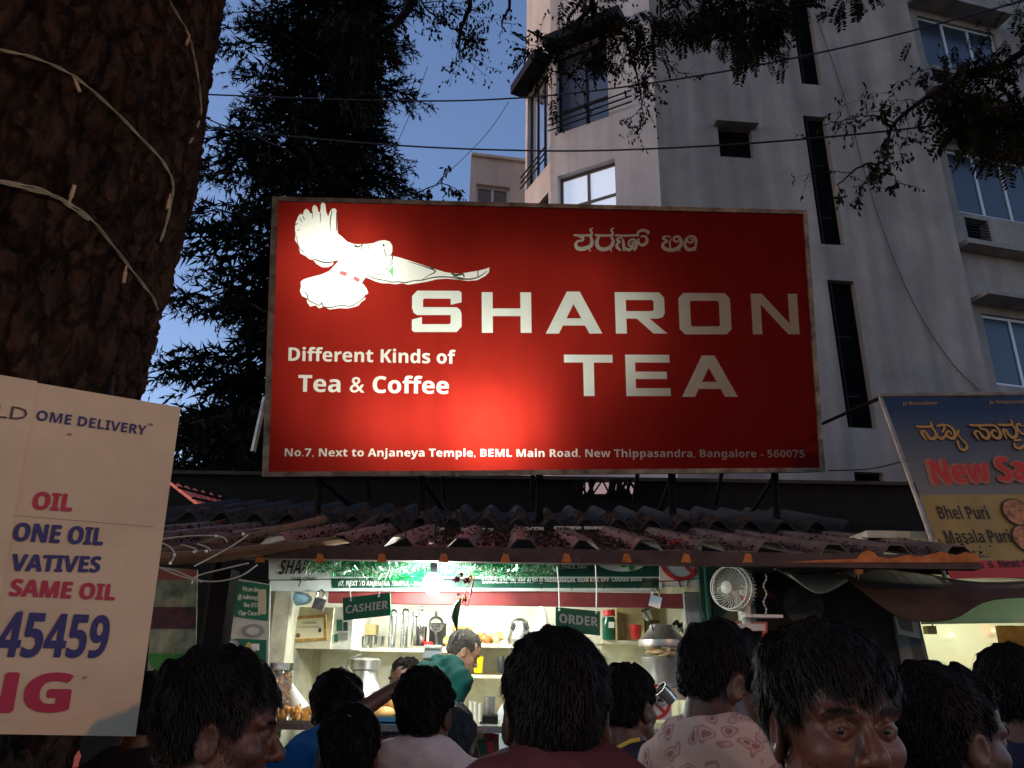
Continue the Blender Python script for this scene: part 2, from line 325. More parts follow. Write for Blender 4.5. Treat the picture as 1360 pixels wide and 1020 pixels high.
hb = (.12, sC-.12, wt[0][2]-.7, wt[0][3]-.2); hb2 = (.12, sC-.12, wt[1][2]-.3, wt[1][3]-.3)
wall(fb, 0, sC, 0, ZT, [hb, hb2], .15, 'pale lit plaster'); window(fb, hb, .15, 'dark frame', 'sky glass', mull=(.33, .66), fw=.06); window(fb, hb2, .15, 'dark frame', 'grey glass', mull=(.5,), fw=.06)
for f_, s_, zz in ((fa, sB, wt[0]), (fb, sC, hb)):      # black lipped canopy over and railing under the ribbon window
    MB().obox(f_.pt(0 if f_ is fb else .6, zz[3]+.02, .002), f_.U*(s_-(0 if f_ is fb else .6)), f_.V*.28, f_.N*.45).build('canopy', 'dark frame', BL)
    B = MB()
    for k in range(3): B.tube([f_.pt(.5 if f_ is fa else 0, zz[2]+.08+.16*k, .12), f_.pt(s_, zz[2]+.08+.16*k, .12)], .02, 6)
    B.build('railing', 'dark frame', BL)
# right wing with curtained windows
Dp = main.pt(D_s, 0); a12 = R_(14); wing = Plane(Dp, (math.cos(a12), math.sin(a12), 0), (0, 0, 1))
MB().quad(Dp, Dp+Vector((-math.sin(a5)*-.5, .5, 0)), Dp+Vector((0, .5, ZT)), Dp+Vector((0, 0, ZT))).build('return_wall', 'plaster', BL)
wing = Plane(Dp+Vector((0, .35, 0)), (math.cos(a12), math.sin(a12), 0), (0, 0, 1))
wr = [hole(wing, ((1218, 25), (1312, 38), (1318, 98), (1232, 90))), hole(wing, ((1254, 202), (1362, 213), (1372, 292), (1275, 288))), hole(wing, ((1298, 418), (1380, 424), (1388, 516), (1318, 512)))]
dz = wr[0][2]-wr[1][2]; wr = [(wr[i][0], wr[i][0]+2.6, wr[i][2], wr[i][3]) for i in range(3)]
x0w = min(h[0] for h in wr); wr = [(x0w+.05*i*0+.12, x0w+2.5, h[2], h[3]) for i, h in enumerate(wr)]
more = [(x0w+3.6, x0w+5.8, h[2], h[3]) for h in wr]; ac = [(h[0]+.1, h[0]+.75, h[2]-.85, h[2]-.12) for h in wr[:2]]
wall(wing, 0, 9, 0, ZT, wr+more+ac, .25, 'plaster')
for h in wr+more:
    window(wing, h, .12, 'aluminium frame', 'grey glass', mull=(.33, .66), fw=.07); B = MB(); n_ = 40
    for k in range(n_):
        u0, u1 = h[0]+(h[1]-h[0])*k/n_, h[0]+(h[1]-h[0])*(k+1)/n_; d0, d1 = -.2-.02*math.sin(k*1.9), -.2-.02*math.sin((k+1)*1.9)
        B.quad(wing.pt(u0, h[2], d0), wing.pt(u1, h[2], d1), wing.pt(u1, h[3], d1), wing.pt(u0, h[3], d0))
    B.build('curtain', 'curtain', BL)
    MB().obox(wing.pt(h[0]-.25, h[3]+.2, .002), wing.U*(h[1]-h[0]+.4), wing.V*.1, wing.N*.5).build('sunshade', 'plaster', BL)
    MB().obox(wing.pt(h[0]-.3, h[2]-1.05, .002), wing.U*(h[1]-h[0]+.5), wing.V*.12, wing.N*.35).build('ledge', 'plaster', BL)
for h in ac:
    MB().quad(wing.pt(h[0]-.05, h[2]-.05, -.25), wing.pt(h[1]+.05, h[2]-.05, -.25), wing.pt(h[1]+.05, h[3]+.05, -.25), wing.pt(h[0]-.05, h[3]+.05, -.25)).build('shade_sheet', 'shade black', BL)
    B = MB()
    for k in range(8): B.obox(wing.pt(h[0]+.02, h[2]+.05+.08*k, -.03), wing.U*(h[1]-h[0]-.04), wing.V*.02, wing.N*.02)
    B.build('grille', 'dark frame', BL)
B = MB(); tops = [base, bB, bC, bC+Vector((3, 6, 0)), wing.pt(9, 0), Dp+Vector((0, .35, 0)), Dp]
B.add([Vector((p.x, p.y, ZT)) for p in tops], [tuple(range(len(tops)))]); B.quad(bC, bC+Vector((3, 6, 0)), bC+Vector((3, 6, ZT)), bC+Vector((0, 0, ZT))); B.build('roof', 'plaster', BL)
# drooping loose cable on the facade
B = MB(); B.tube(smooth_path([tuple(main.pt(*main.hit(*p), .04)) for p in ((1082, 20), (1120, 130), (1150, 240), (1180, 330), (1215, 410), (1260, 480), (1300, 520))], 4), .012, 5); B.build('loose_cable', mat('grey cable', (.09, .085, .085), .8), BL)
# far wing at the left of the tower
FB = thing('far_building', 'pale lower building with curved parapet peeping out left of the tower', 'building', P(660, 888, 21))
fp = Plane(Vector((P(624, 250, 21).x, 21, 0)), (.985, .17, 0), (0, 0, 1)); ztop = P(640, 208, 21).z; hw = hole(fp, ((630, 252), (677, 240), (677, 300), (633, 300)))
_b = BL; BL = FB
wall(fp, 0, 6, 0, ztop, [hw], .2, 'pale lit plaster'); window(fp, hw, .2, 'aluminium frame', 'dusk glass', mull=(.5,), trans=(.6,), fw=.08)
MB().obox(fp.pt(0, ztop, -.1), fp.U*6, fp.V*.1, fp.N*.2).quad(fp.pt(0, 0), fp.pt(0, ztop), fp.pt(0, ztop)+Vector((0, 6, 0)), fp.pt(0, 0)+Vector((0, 6, 0))).build('parapet', 'pale lit plaster', FB); BL = _b
# boundary wall behind the stalls, its shade put into a near-black colour
mat('wall in painted shade', (.008, .007, .006), .98, var=.4, scale=3, bump=.4)
zw = P(1100, 645, 7.6).z
bw = thing('boundary_wall', 'dark wall in painted shade with a thin coping behind the tin roofs', 'wall', (0, 7.6, 0))
MB().box((-1.6, 7.72, zw/2), (11.4, .24, zw)).build('wall', 'wall in painted shade', bw); MB().box((-1.6, 7.7, zw+.02), (11.5, .34, .035)).build('coping', mat('coping', (.05, .04, .035), .9, var=.4), bw)
gp = Plane(P(805, 648, 7.58), (1, 0, 0), (0, 0, 1)); gv = thing('ventilator', 'small lit ventilator with crossed bars glimpsed under the sign', 'vent', P(805, 648, 7.55))
patch(gp, 768, 641, 846, 656, mat('vent light', (.5, .35, .38), emit=(.9, .6, .62, .22)), gv, .004, 'pane'); B = MB()
for k in range(26):
    x = 764+random.random()*84; B.tube([P(x, 637, 7.52), P(x+random.uniform(-18, 18), 660, 7.54)], random.uniform(.008, .022), 5)
B.build('grille', 'black iron', gv)
# red sheet roof at the left
rp = thing('tin_roof', 'faded red corrugated sheet roof beyond the stall at left', 'roof', P(260, 680, 6.6)); mat('red sheet', (.75, .15, .08), .7, var=.35, scale=4)
q = [P(226, 643, 6.6), P(299, 662, 6.6), P(296, 687, 6.1), P(283, 687, 6.1)]; q2 = [P(150, 640, 6.8), P(300, 664, 6.8), P(300, 690, 6.0), P(286, 688, 6.0)]
B = MB(); n_ = 40; TLr, TRr, BRr, BLr = P(222, 641, 7.2), P(300, 663, 7.2), P(300, 689, 6.2), P(288, 690, 6.2)
for k in range(n_):
    for (a, b) in ((k/n_, (k+1)/n_),):
        o0 = Vector((0, 0, .025*math.sin(a*44))); o1 = Vector((0, 0, .025*math.sin(b*44)))
        B.quad(TLr.lerp(TRr, a)+o0, TLr.lerp(TRr, b)+o1, BLr.lerp(BRr, b)+o1, BLr.lerp(BRr, a)+o0)
B.build('roof_sheet', 'red sheet', rp, True); B = MB()
for t in (.25, .55, .85): B.tube([TLr.lerp(BLr, t)+Vector((0, -.01, .03)), TRr.lerp(BRr, t)+Vector((0, -.01, .03))], .012, 5)
B.tube([TRr, Vector((TRr.x, TRr.y, 0))], .05, 6); B.build('batten', 'black iron', rp)
# ================================================================== TREES
# big street tree on the left: trunk with scaly bark
TC = Vector((-1.96, 2.42, 0)); TR = .60
ST = thing('street_tree', 'huge dark scaly tree trunk wound with fairy light cord at left', 'tree', TC)
def value_noise(x, y, per, seed):
    g = np.random.default_rng(seed).random((64, 64)); xi = np.floor(x).astype(int); yi = np.floor(y).astype(int); fx = x-xi; fy = y-yi; fx = fx*fx*(3-2*fx); fy = fy*fy*(3-2*fy)
    a = g[xi % per, yi % 64]; b = g[(xi+1) % per, yi % 64]; c = g[xi % per, (yi+1) % 64]; d = g[(xi+1) % per, (yi+1) % 64]; return (a*(1-fx)+b*fx)*(1-fy)+(c*(1-fx)+d*fx)*fy
nu, nv = 560, 620; U_, V_ = np.meshgrid(np.arange(nu)/nu, np.linspace(0, 1, nv)); Z_ = V_*7.0
wob = (value_noise(U_*12+.0, V_*9, 12, 11)-.5)*.02
n1 = value_noise((U_)*44, Z_*8+wob*60, 44, 1); n2 = value_noise(U_*62, Z_*22+n1*1.4, 62, 2); n3 = value_noise(U_*7, Z_*1.2, 7, 3); n4 = value_noise(U_*192 % 64, Z_*45, 64, 4)
plate = np.minimum(np.abs(n1-.5)*4.5, 1)*.65 + np.minimum(np.abs(n2-.5)*4, 1)*.35
rad = TR*(1+.02*np.sin(U_*6.28*2+1)) + (n3-.5)*.05 + .034*plate + .016*n4 + .35*np.exp(-Z_/.35)*(.6+.4*np.sin(U_*6.28*5))
rad += .035*np.exp(-((Z_-3.5)/.5)**2) - .00*Z_
rad = rad*(1+.0*Z_); cx = TC.x + .012*(Z_-2)
V = np.stack([cx+rad*np.cos(U_*2*np.pi), TC.y+rad*np.sin(U_*2*np.pi), Z_], -1).reshape(-1, 3)
ii, jj = np.meshgrid(np.arange(nu), np.arange(nv-1)); a = jj*nu+ii; b = jj*nu+(ii+1) % nu
def barkmat():                                        # plates and cracks drawn out along the trunk
    M = bpy.data.materials.new('trunk bark'); M.use_nodes = True; n = M.node_tree.nodes; l = M.node_tree.links; b = n['Principled BSDF']; b.inputs['Roughness'].default_value = .95; b.inputs['Specular IOR Level'].default_value = .08
    tc = n.new('ShaderNodeTexCoord'); mp = n.new('ShaderNodeMapping'); mp.inputs['Scale'].default_value = (1, 1, .42); l.new(tc.outputs['Object'], mp.inputs[0])
    v = n.new('ShaderNodeTexNoise'); v.inputs['Scale'].default_value = 16; v.inputs['Detail'].default_value = 9; v.inputs['Roughness'].default_value = .72; v.inputs['Distortion'].default_value = .6; l.new(mp.outputs[0], v.inputs['Vector'])
    c = n.new('ShaderNodeTexVoronoi'); c.feature = 'DISTANCE_TO_EDGE'; c.inputs['Scale'].default_value = 13; mx = n.new('ShaderNodeMixRGB'); mx.inputs[0].default_value = .08; l.new(mp.outputs[0], mx.inputs[1]); l.new(v.outputs['Color'], mx.inputs[2]); l.new(mx.outputs[0], c.inputs['Vector'])
    r = n.new('ShaderNodeValToRGB'); r.color_ramp.elements[0].position = .38; r.color_ramp.elements[0].color = (.012, .008, .006, 1); r.color_ramp.elements[1].position = .68; r.color_ramp.elements[1].color = (.085, .043, .026, 1); l.new(v.outputs['Fac'], r.inputs[0])
    k = n.new('ShaderNodeMapRange'); k.inputs['From Max'].default_value = .12; k.inputs['To Min'].default_value = .45; l.new(c.outputs['Distance'], k.inputs[0]); m2 = n.new('ShaderNodeMixRGB'); m2.blend_type = 'MULTIPLY'; m2.inputs[0].default_value = 1; l.new(r.outputs[0], m2.inputs[1]); l.new(k.outputs[0], m2.inputs[2]); l.new(m2.outputs[0], b.inputs['Base Color'])
    ad = n.new('ShaderNodeMath'); ad.operation = 'MULTIPLY_ADD'; l.new(k.outputs[0], ad.inputs[0]); ad.inputs[1].default_value = .5; l.new(v.outputs['Fac'], ad.inputs[2]); bp = n.new('ShaderNodeBump'); bp.inputs['Strength'].default_value = 1; bp.inputs['Distance'].default_value = .03; l.new(ad.outputs[0], bp.inputs['Height']); l.new(bp.outputs[0], b.inputs['Normal']); MATS['trunk bark'] = M
barkmat(); arr_mesh('trunk', V, np.stack([a, b, b+nu, a+nu], -1).reshape(-1, 4), 'trunk bark', ST)
def on_trunk(px, py, off=.012):
    d = ray(px, py).normalized(); o = Vector((CAM.x-TC.x, CAM.y-TC.y)); dd = Vector((d.x, d.y)); r = TR+.06+off
    A = dd.dot(dd); Bq = o.dot(dd); C_ = o.dot(o)-r*r; disc = Bq*Bq-A*C_
    t = (-Bq-math.sqrt(disc))/A if disc > 0 else -Bq/A; p = CAM+d*t
    for _ in range(4):
        i = int((math.atan2(p.y-TC.y, p.x-TC.x)/6.28318 % 1)*nu) % nu; j = min(nv-1, int(p.z/7*(nv-1))); r = float(rad[max(0, j-5):j+6][:, [(i+q) % nu for q in range(-7, 8)]].max())+off; C_ = o.dot(o)-r*r; disc = Bq*Bq-A*C_; t = (-Bq-math.sqrt(disc))/A if disc > 0 else -Bq/A; p = CAM+d*t
    return p
mat('cord', (.30, .27, .17), .5, var=.3); mat('bulb shell', (.5, .3, .16), .3, var=.2)
def cord(pts, bulbs, label):
    p = [on_trunk(*q) for q in smooth_path(pts, 4)]; root = thing('fairy_light_cord', label, 'string lights', p[0], 'fairy light cords wound round the trunk'); 
    for s_ in (0, 1):
        B = MB(); B.tube([q + Vector((math.cos(i*.9+s_*3.1), 0, math.sin(i*.9+s_*3.1)))*.0032 for i, q in enumerate(p)], .0026, 6); B.build('strand', 'cord', root, True)
    for (x0, y0, x1, y1) in bulbs:
        a_, b_ = on_trunk(x0, y0, .008), on_trunk(x1, y1, .015); B = MB().tube([a_, a_.lerp(b_, .35), a_.lerp(b_, .4), b_], [.0035, .0045, .007, .0055], 8); B.build('bulb', 'bulb shell', root, True)
cord([(218, -8), (224, 0), (236, 20), (250, 45), (258, 75), (264, 110), (267, 145), (262, 168), (252, 190)], [(252, 46, 247, 60)], 'uppermost fairy light cord dropping near the trunk edge')
cord([(-60, 50), (0, 66), (40, 75), (80, 91), (110, 110), (150, 145), (190, 186), (215, 213), (229, 240), (228, 265), (220, 300), (213, 320)], [(97, 101, 106, 122), (226, 258, 222, 277)], 'middle fairy light cord slanting across the trunk')
cord([(-60, 225), (0, 240), (50, 250), (88, 268), (120, 290), (150, 326), (180, 365), (203, 395), (209, 412)], [(91, 272, 99, 246), (168, 352, 164, 376)], 'lowest fairy light cord with an upright bulb on the trunk')
cord([(-60, 228), (0, 242), (40, 252), (75, 262), (92, 274), (118, 292)], [], 'short loose loop of fairy light cord beside the upright bulb')
# fronds (feathery compound leaves) and twigs
def leaf_quad(c, d, n, L, W): s_ = d.cross(n).normalized()*W; return [c, c+d*L*.45+s_, c+d*L, c+d*L*.45-s_]
def rv(s=1): return Vector((random.gauss(0, s), random.gauss(0, s), random.gauss(0, s)))
class Tree:
    def __init__(s): s.w = MB(); s.l = MB()
    def frond(s, p, d, L):
        d = d.normalized(); up = Vector((0, 0, 1)); n = d.orthogonal().normalized(); n = (n+rv(.5)).normalized(); side = d.cross(n).normalized(); pts = [p]; k_ = 9; cur = p.copy(); dd = d.copy()
        for i in range(k_):
            dd = (dd+Vector((0, 0, -.10))).normalized(); cur = cur+dd*L/k_; pts.append(cur.copy())
            for sg in (-1, 1):
                ld_ = (side*sg*.85+dd*.5+rv(.12)).normalized(); ll = L*.3*(1-.5*abs(i/k_-.45)); s.l.add(leaf_quad(cur, ld_, n+rv(.3), ll, ll*.19), [(0, 1, 2, 3)])
        s.w.tube([pts[0], pts[4], pts[-1]], [.003, .002, .001], 3, False)
    def leaf(s, p, L=.05):
        d = (rv(.5)+Vector((0, 0, -1))).normalized(); s.l.add(leaf_quad(p, d, rv(), L, L*.25), [(0, 1, 2, 3)])
    def twig(s, p, d, L, r, depth, fr, lf):
        pts = [p]; cur = p.copy(); d = d.normalized(); n = 6
        for i in range(n):
            d = (d+rv(.22)+Vector((0, 0, -.03))).normalized(); cur = cur+d*L/n; pts.append(cur.copy())
            if depth > 0 and random.random() < .5: s.twig(cur, (d+rv(.65)).normalized(), L*random.uniform(.4, .7), r*.55, depth-1, fr, lf)
            if random.random() < fr: s.frond(cur, (d*.4+rv(.6)+Vector((0, 0, -.25))), random.uniform(.16, .28))
            if random.random() < lf: s.leaf(cur, random.uniform(.03, .055))
        s.w.tube(pts, [r*(1-.8*i/n) for i in range(n+1)], 4, False)
    def limb(s, pts, r0, r1, fr, lf, tw=.9, L=.5, depth=2):
        sp = smooth_path([tuple(p) for p in pts], 5); n = len(sp); sp = [Vector(q)+rv(.006) for q in sp]
        s.w.tube(sp, [r0+(r1-r0)*i/(n-1) for i in range(n)], 7)
        for i in range(1, n):
            if random.random() < tw:
                d = (sp[i]-sp[i-1]).normalized(); s.twig(sp[i], (d*.5+rv(.7)), L*random.uniform(.4, 1), .008*max(.5, 1-i/n), depth, fr, lf)
    def done(s, root, wn='branch'):
        s.w.build(wn, 'twig', root); stuff(s.l.build('foliage', 'leaf', root))
def px3(pts, Y, j=.0): return [P(x, y, Y+random.uniform(-j, j)) for x, y in pts]
T = Tree(); top = Vector((TC.x+.2, TC.y+.2, 6.6))
hub = P(610, -150, 5.2)
T.w.tube([Vector((TC.x, TC.y, 6.5)), Vector((-1.2, 3.4, 7.4)), hub, P(800, -120, 5.4)], [.3, .2, .12, .08], 10)
T.limb([hub]+px3([(560, -60), (545, 0), (536, 20), (521, 35), (501, 47), (484, 61), (464, 90)], 5.2, .15), .05, .016, .0, .25, .35, .35, 1)
T.limb(px3([(440, 8), (446, 20), (478, 33), (520, 38)], 5.2, .1), .01, .018, .1, .2, .3, .3, 1)
for c_, n_, sp in (((485, 40), 26, 22), ((500, 62), 20, 18), ((478, 135), 14, 12), ((455, 15), 16, 16)):
    for k in range(n_): T.frond(P(c_[0]+random.gauss(0, sp), c_[1]+random.gauss(0, sp*.5), 5.2+random.gauss(0, .2)), rv(.5)+Vector((0, 0, -.5)), random.uniform(.14, .24))
T.limb([hub]+px3([(640, -60), (626, 0), (616, 27), (611, 44), (609, 61), (612, 81)], 5.2, .1), .03, .005, .0, .5, .6, .55, 2)
T.limb(px3([(545, -20), (565, 10), (590, 30), (611, 44)], 5.3, .1), .01, .006, .0, .4, .8, .4, 2)
T.limb([hub]+px3([(680, -60), (677, 0), (673, 17), (665, 30), (672, 42)], 5.0, .05), .02, .005, 0, .1, .2, .2, 1)
h2 = P(800, -120, 5.4)
T.limb([h2]+px3([(795, -50), (788, 0), (773, 24), (758, 47), (738, 64), (717, 68)], 5.4, .15), .035, .008, .02, .4, .8, .5, 2)
T.limb(px3([(788, 5), (798, 27), (825, 44), (836, 68), (846, 101), (852, 125), (851, 145)], 5.4, .15), .018, .004, .0, .45, .6, .35, 2)
T.limb(px3([(825, 44), (859, 68), (880, 81), (905, 98)], 5.5, .1), .01, .004, .0, .3, .6, .35, 1)
T.limb(px3([(720, 88), (738, 95), (758, 101), (775, 125), (778, 149)], 5.4, .1), .008, .003, .0, .2, .5, .25, 1)
T.limb(px3([(700, 40), (740, 55), (780, 60), (800, 80)], 5.5, .2), .01, .004, .0, .35, .9, .4, 2)
T.limb([h2]+px3([(900, -60), (960, -10), (1000, 20), (1030, 30)], 5.6, .2), .03, .006, .5, .3, .8, .45, 1)
for c_, n_, sx, sy in (((905, 25), 38, 35, 14), ((985, 15), 75, 34, 14), ((1000, 60), 50, 26, 14), ((850, 30), 34, 28, 16), ((800, 70), 26, 14, 14), ((945, 35), 60, 30, 14), ((1140, -4), 14, 14, 6)):
    for k in range(n_): T.frond(P(c_[0]+random.gauss(0, sx), c_[1]+random.gauss(0, sy), 5.6+random.gauss(0, .25)), rv(.35)+Vector((.1, 0, -.7)), random.uniform(.14, .26))
T.limb(px3([(470, 205), (480, 208), (508, 216), (531, 213)], 5.1, .05), .007, .003, 0, .7, .6, .15, 1)
T.limb(px3([(470, 262), (508, 264), (552, 257), (585, 243), (602, 252)], 5.05, .05), .007, .003, 0, .8, .6, .18, 1)
k = 0                                                 # unseen crown, spread wide and dense over street and photographer to block skylight
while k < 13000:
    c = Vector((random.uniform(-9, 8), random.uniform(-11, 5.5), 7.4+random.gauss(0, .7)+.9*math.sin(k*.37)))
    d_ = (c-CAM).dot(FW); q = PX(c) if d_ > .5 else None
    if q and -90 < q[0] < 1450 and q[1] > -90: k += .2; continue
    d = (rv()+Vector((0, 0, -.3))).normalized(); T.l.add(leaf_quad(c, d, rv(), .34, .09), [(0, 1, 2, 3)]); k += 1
for k in range(9):
    e = Vector((random.uniform(-7, 7), random.uniform(-9, 2), 7.3)); T.w.tube([Vector((-1.9, 2.4, 6.2)), Vector((-1.9, 2.4, 6.2)).lerp(e, .5)+Vector((0, 0, .4)), e], [.2, .12, .03], 7)
T.done(ST)
# second tree at the right, whose limb reaches into the picture
T2 = thing('kerb_tree', 'dark bare limb with sparse leaves reaching in from the right', 'tree', (5.2, 5.0, 0)); T = Tree()
T.w.tube([(5.2, 5, 0), (5.15, 5, 2), (5.0, 5.0, 4.2), P(1500, 30, 5.0), P(1420, 40, 5.0), P(1361, 66, 5.0)], [.22, .19, .15, .08, .06, .045], 10)
T.limb(px3([(1362, 66), (1330, 88), (1277, 100), (1240, 122), (1213, 143), (1187, 164), (1174, 212), (1145, 220), (1113, 246)], 5.0, .04), .03, .005, .0, .5, .75, .35, 2)
T.limb(px3([(1187, 164), (1160, 152), (1130, 158), (1100, 165)], 5.0, .05), .007, .003, 0, .4, .7, .3, 1)
T.limb(px3([(1174, 212), (1185, 232), (1197, 243)], 5.0, .02), .006, .003, 0, 1.2, .5, .15, 1)
T.limb(px3([(1380, 130), (1340, 140), (1300, 150), (1262, 165)], 5.2, .1), .012, .004, .2, .5, .8, .35, 2)
for c_, n_, sx, sy in (((1262, 90), 16, 18, 18), ((1335, 50), 26, 26, 26), ((1345, 110), 14, 22, 36), ((1300, 120), 12, 24, 14), ((1350, 185), 14, 10, 18), ((1355, 10), 20, 14, 10)):
    for k in range(n_): T.frond(P(c_[0]+random.gauss(0, sx), c_[1]+random.gauss(0, sy), 5.1+random.gauss(0, .2)), rv(.5)+Vector((0, 0, -.5)), random.uniform(.10, .19))
T.done(T2)
# conifer
CT = thing('conifer', 'tall black conifer with drooping feathery branches left of the sign', 'conifer', (P(366, 888, 13).x, 13, 0)); cx0 = CT.location.x
NV = []; NF = []
cb = MB().tube([(cx0, 13, 0), (cx0+.05, 13, 6), (cx0, 13, 13), (cx0-.1, 13, 22)], [.34, .27, .2, .05], 10)
lv = []
def spray(p, d, L):                                   # one feathery spray: a cluster of slender needles around a twig
    d = d.normalized()
    for i in range(16):
        t = random.random(); c = p+d*L*t; nd = (d*.7+rv(.55)+Vector((0, 0, -.12))).normalized(); s_ = nd.cross(rv()).normalized(); ll = L*.42*random.uniform(.6, 1.2); wd_ = ll*.12
        lv.append((c-s_*wd_, c+s_*wd_, c+nd*ll))
z = 2.4
while z < 21:
    n_ = random.choice((5, 6, 7)); a0 = random.random()*6.3; Lmax = (2.55-.055*z)*random.uniform(.8, 1.08)
    for k in range(n_):
        az = a0+k*6.283/n_+random.gauss(0, .25); L = Lmax*random.uniform(.55, 1.1)*(1.5 if math.cos(az) < -.2 else .88); d = Vector((math.cos(az), math.sin(az), .25))
        pts = []; st = 9
        for i in range(st+1):
            t = i/st; pts.append(Vector((cx0, 13, z))+Vector((d.x*L*t, d.y*L*t, L*(.32*t-.42*t*t)))+rv(.03))
        cb.tube(pts, [.045*(1-.8*i/st) for i in range(st+1)], 4, False)
        for i in range(1, st+1):
            if random.random() < .16: continue
            for sg in (-1, 1):
                for q_ in range(2):
                    sd_ = Vector((-math.sin(az), math.cos(az), 0))*sg*random.uniform(.5, 1)+Vector((d.x, d.y, 0))*.7+Vector((0, 0, random.uniform(-.5, .15))); ll = L*.26*(1.2-i/st)+.16
                    spray(pts[i]+rv(.06), sd_, ll)
                    spray(pts[i]+sd_.normalized()*ll*.6+rv(.05), sd_+Vector((0, 0, -.3)), ll*.8)
            spray(pts[i], Vector((d.x, d.y, -.3)), .35)
    z += random.uniform(.5, .8)
cb.build('trunk', 'bark', CT)
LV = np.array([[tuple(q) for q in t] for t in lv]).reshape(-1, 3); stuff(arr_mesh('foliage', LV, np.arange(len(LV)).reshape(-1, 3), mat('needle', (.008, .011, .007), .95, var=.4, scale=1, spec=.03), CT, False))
# bushy dark tree closing the gap behind the stall at the far left
BT = thing('bushy_tree', 'dense low dark tree filling the gap between trunk and sign', 'tree', (P(250, 888, 10).x, 10, 0)); bb = MB(); bx = BT.location.x
bb.tube([(bx, 10, 0), (bx+.1, 10, 3)], [.2, .12], 8); lq = []
for k in range(34):
    az, el, L = random.random()*6.28, random.uniform(.1, 1.3), random.uniform(1.0, 2.2); e = Vector((bx+.1+math.cos(az)*math.cos(el)*L, 10+math.sin(az)*math.cos(el)*L*.7, 2.6+math.sin(el)*L*.9)); bb.tube([(bx+.1, 10, 2.6), e], [.05, .012], 4, False)
    for q_ in range(420):
        c = e+rv(.38); dd = (rv()+Vector((0, 0, -.5))).normalized(); s_ = dd.cross(rv()).normalized()*.022; lq.append((c-s_, c+s_, c+dd*.11))
bb.build('branch', 'bark', BT); LV = np.array([[tuple(q) for q in t] for t in lq]).reshape(-1, 3); stuff(arr_mesh('foliage', LV, np.arange(len(LV)).reshape(-1, 3), 'needle', BT, False))
# overhead cables
def cable(name, pts, r, label, grp=None, mt='cable'):
    o = MB().tube(smooth_path([tuple(p) for p in pts], 8), r, 6).build(name, mt); tag(o, label, 'cable', grp); return o
cable('overhead_cable', [P(100, 118, 8), P(485, 133, 8), P(690, 130, 7.6), P(900, 105, 7), P(1120, 63, 6.6), P(1345, 5, 6.2), P(1500, -40, 6)], .011, 'upper black overhead cable climbing to the right', 'overhead cables')
cable('overhead_cable', [P(100, 150, 8), P(460, 188, 8), P(700, 200, 7.6), P(900, 196, 7), P(1120, 180, 6.6), P(1360, 152, 6.2), P(1500, 130, 6)], .011, 'lower black overhead cable crossing in front of the tower', 'overhead cables')
cable('thin_wire', [P(568, 88, 6), P(545, 150, 6.1), P(512, 225, 6.2)], .003, 'thin wire hanging from twigs to the left of the tower', 'thin wires'); cable('thin_wire', [P(676, 135, 6), P(640, 185, 6.1), P(565, 258, 6.2)], .003, 'thin slanting wire running down to the sign top', 'thin wires')
cable('thin_wire', [P(1100, 625, 6.4), P(1160, 622, 6.2), P(1225, 605, 5.5)], .006, 'thin cable sagging between the sign and the blue banner', 'thin wires')
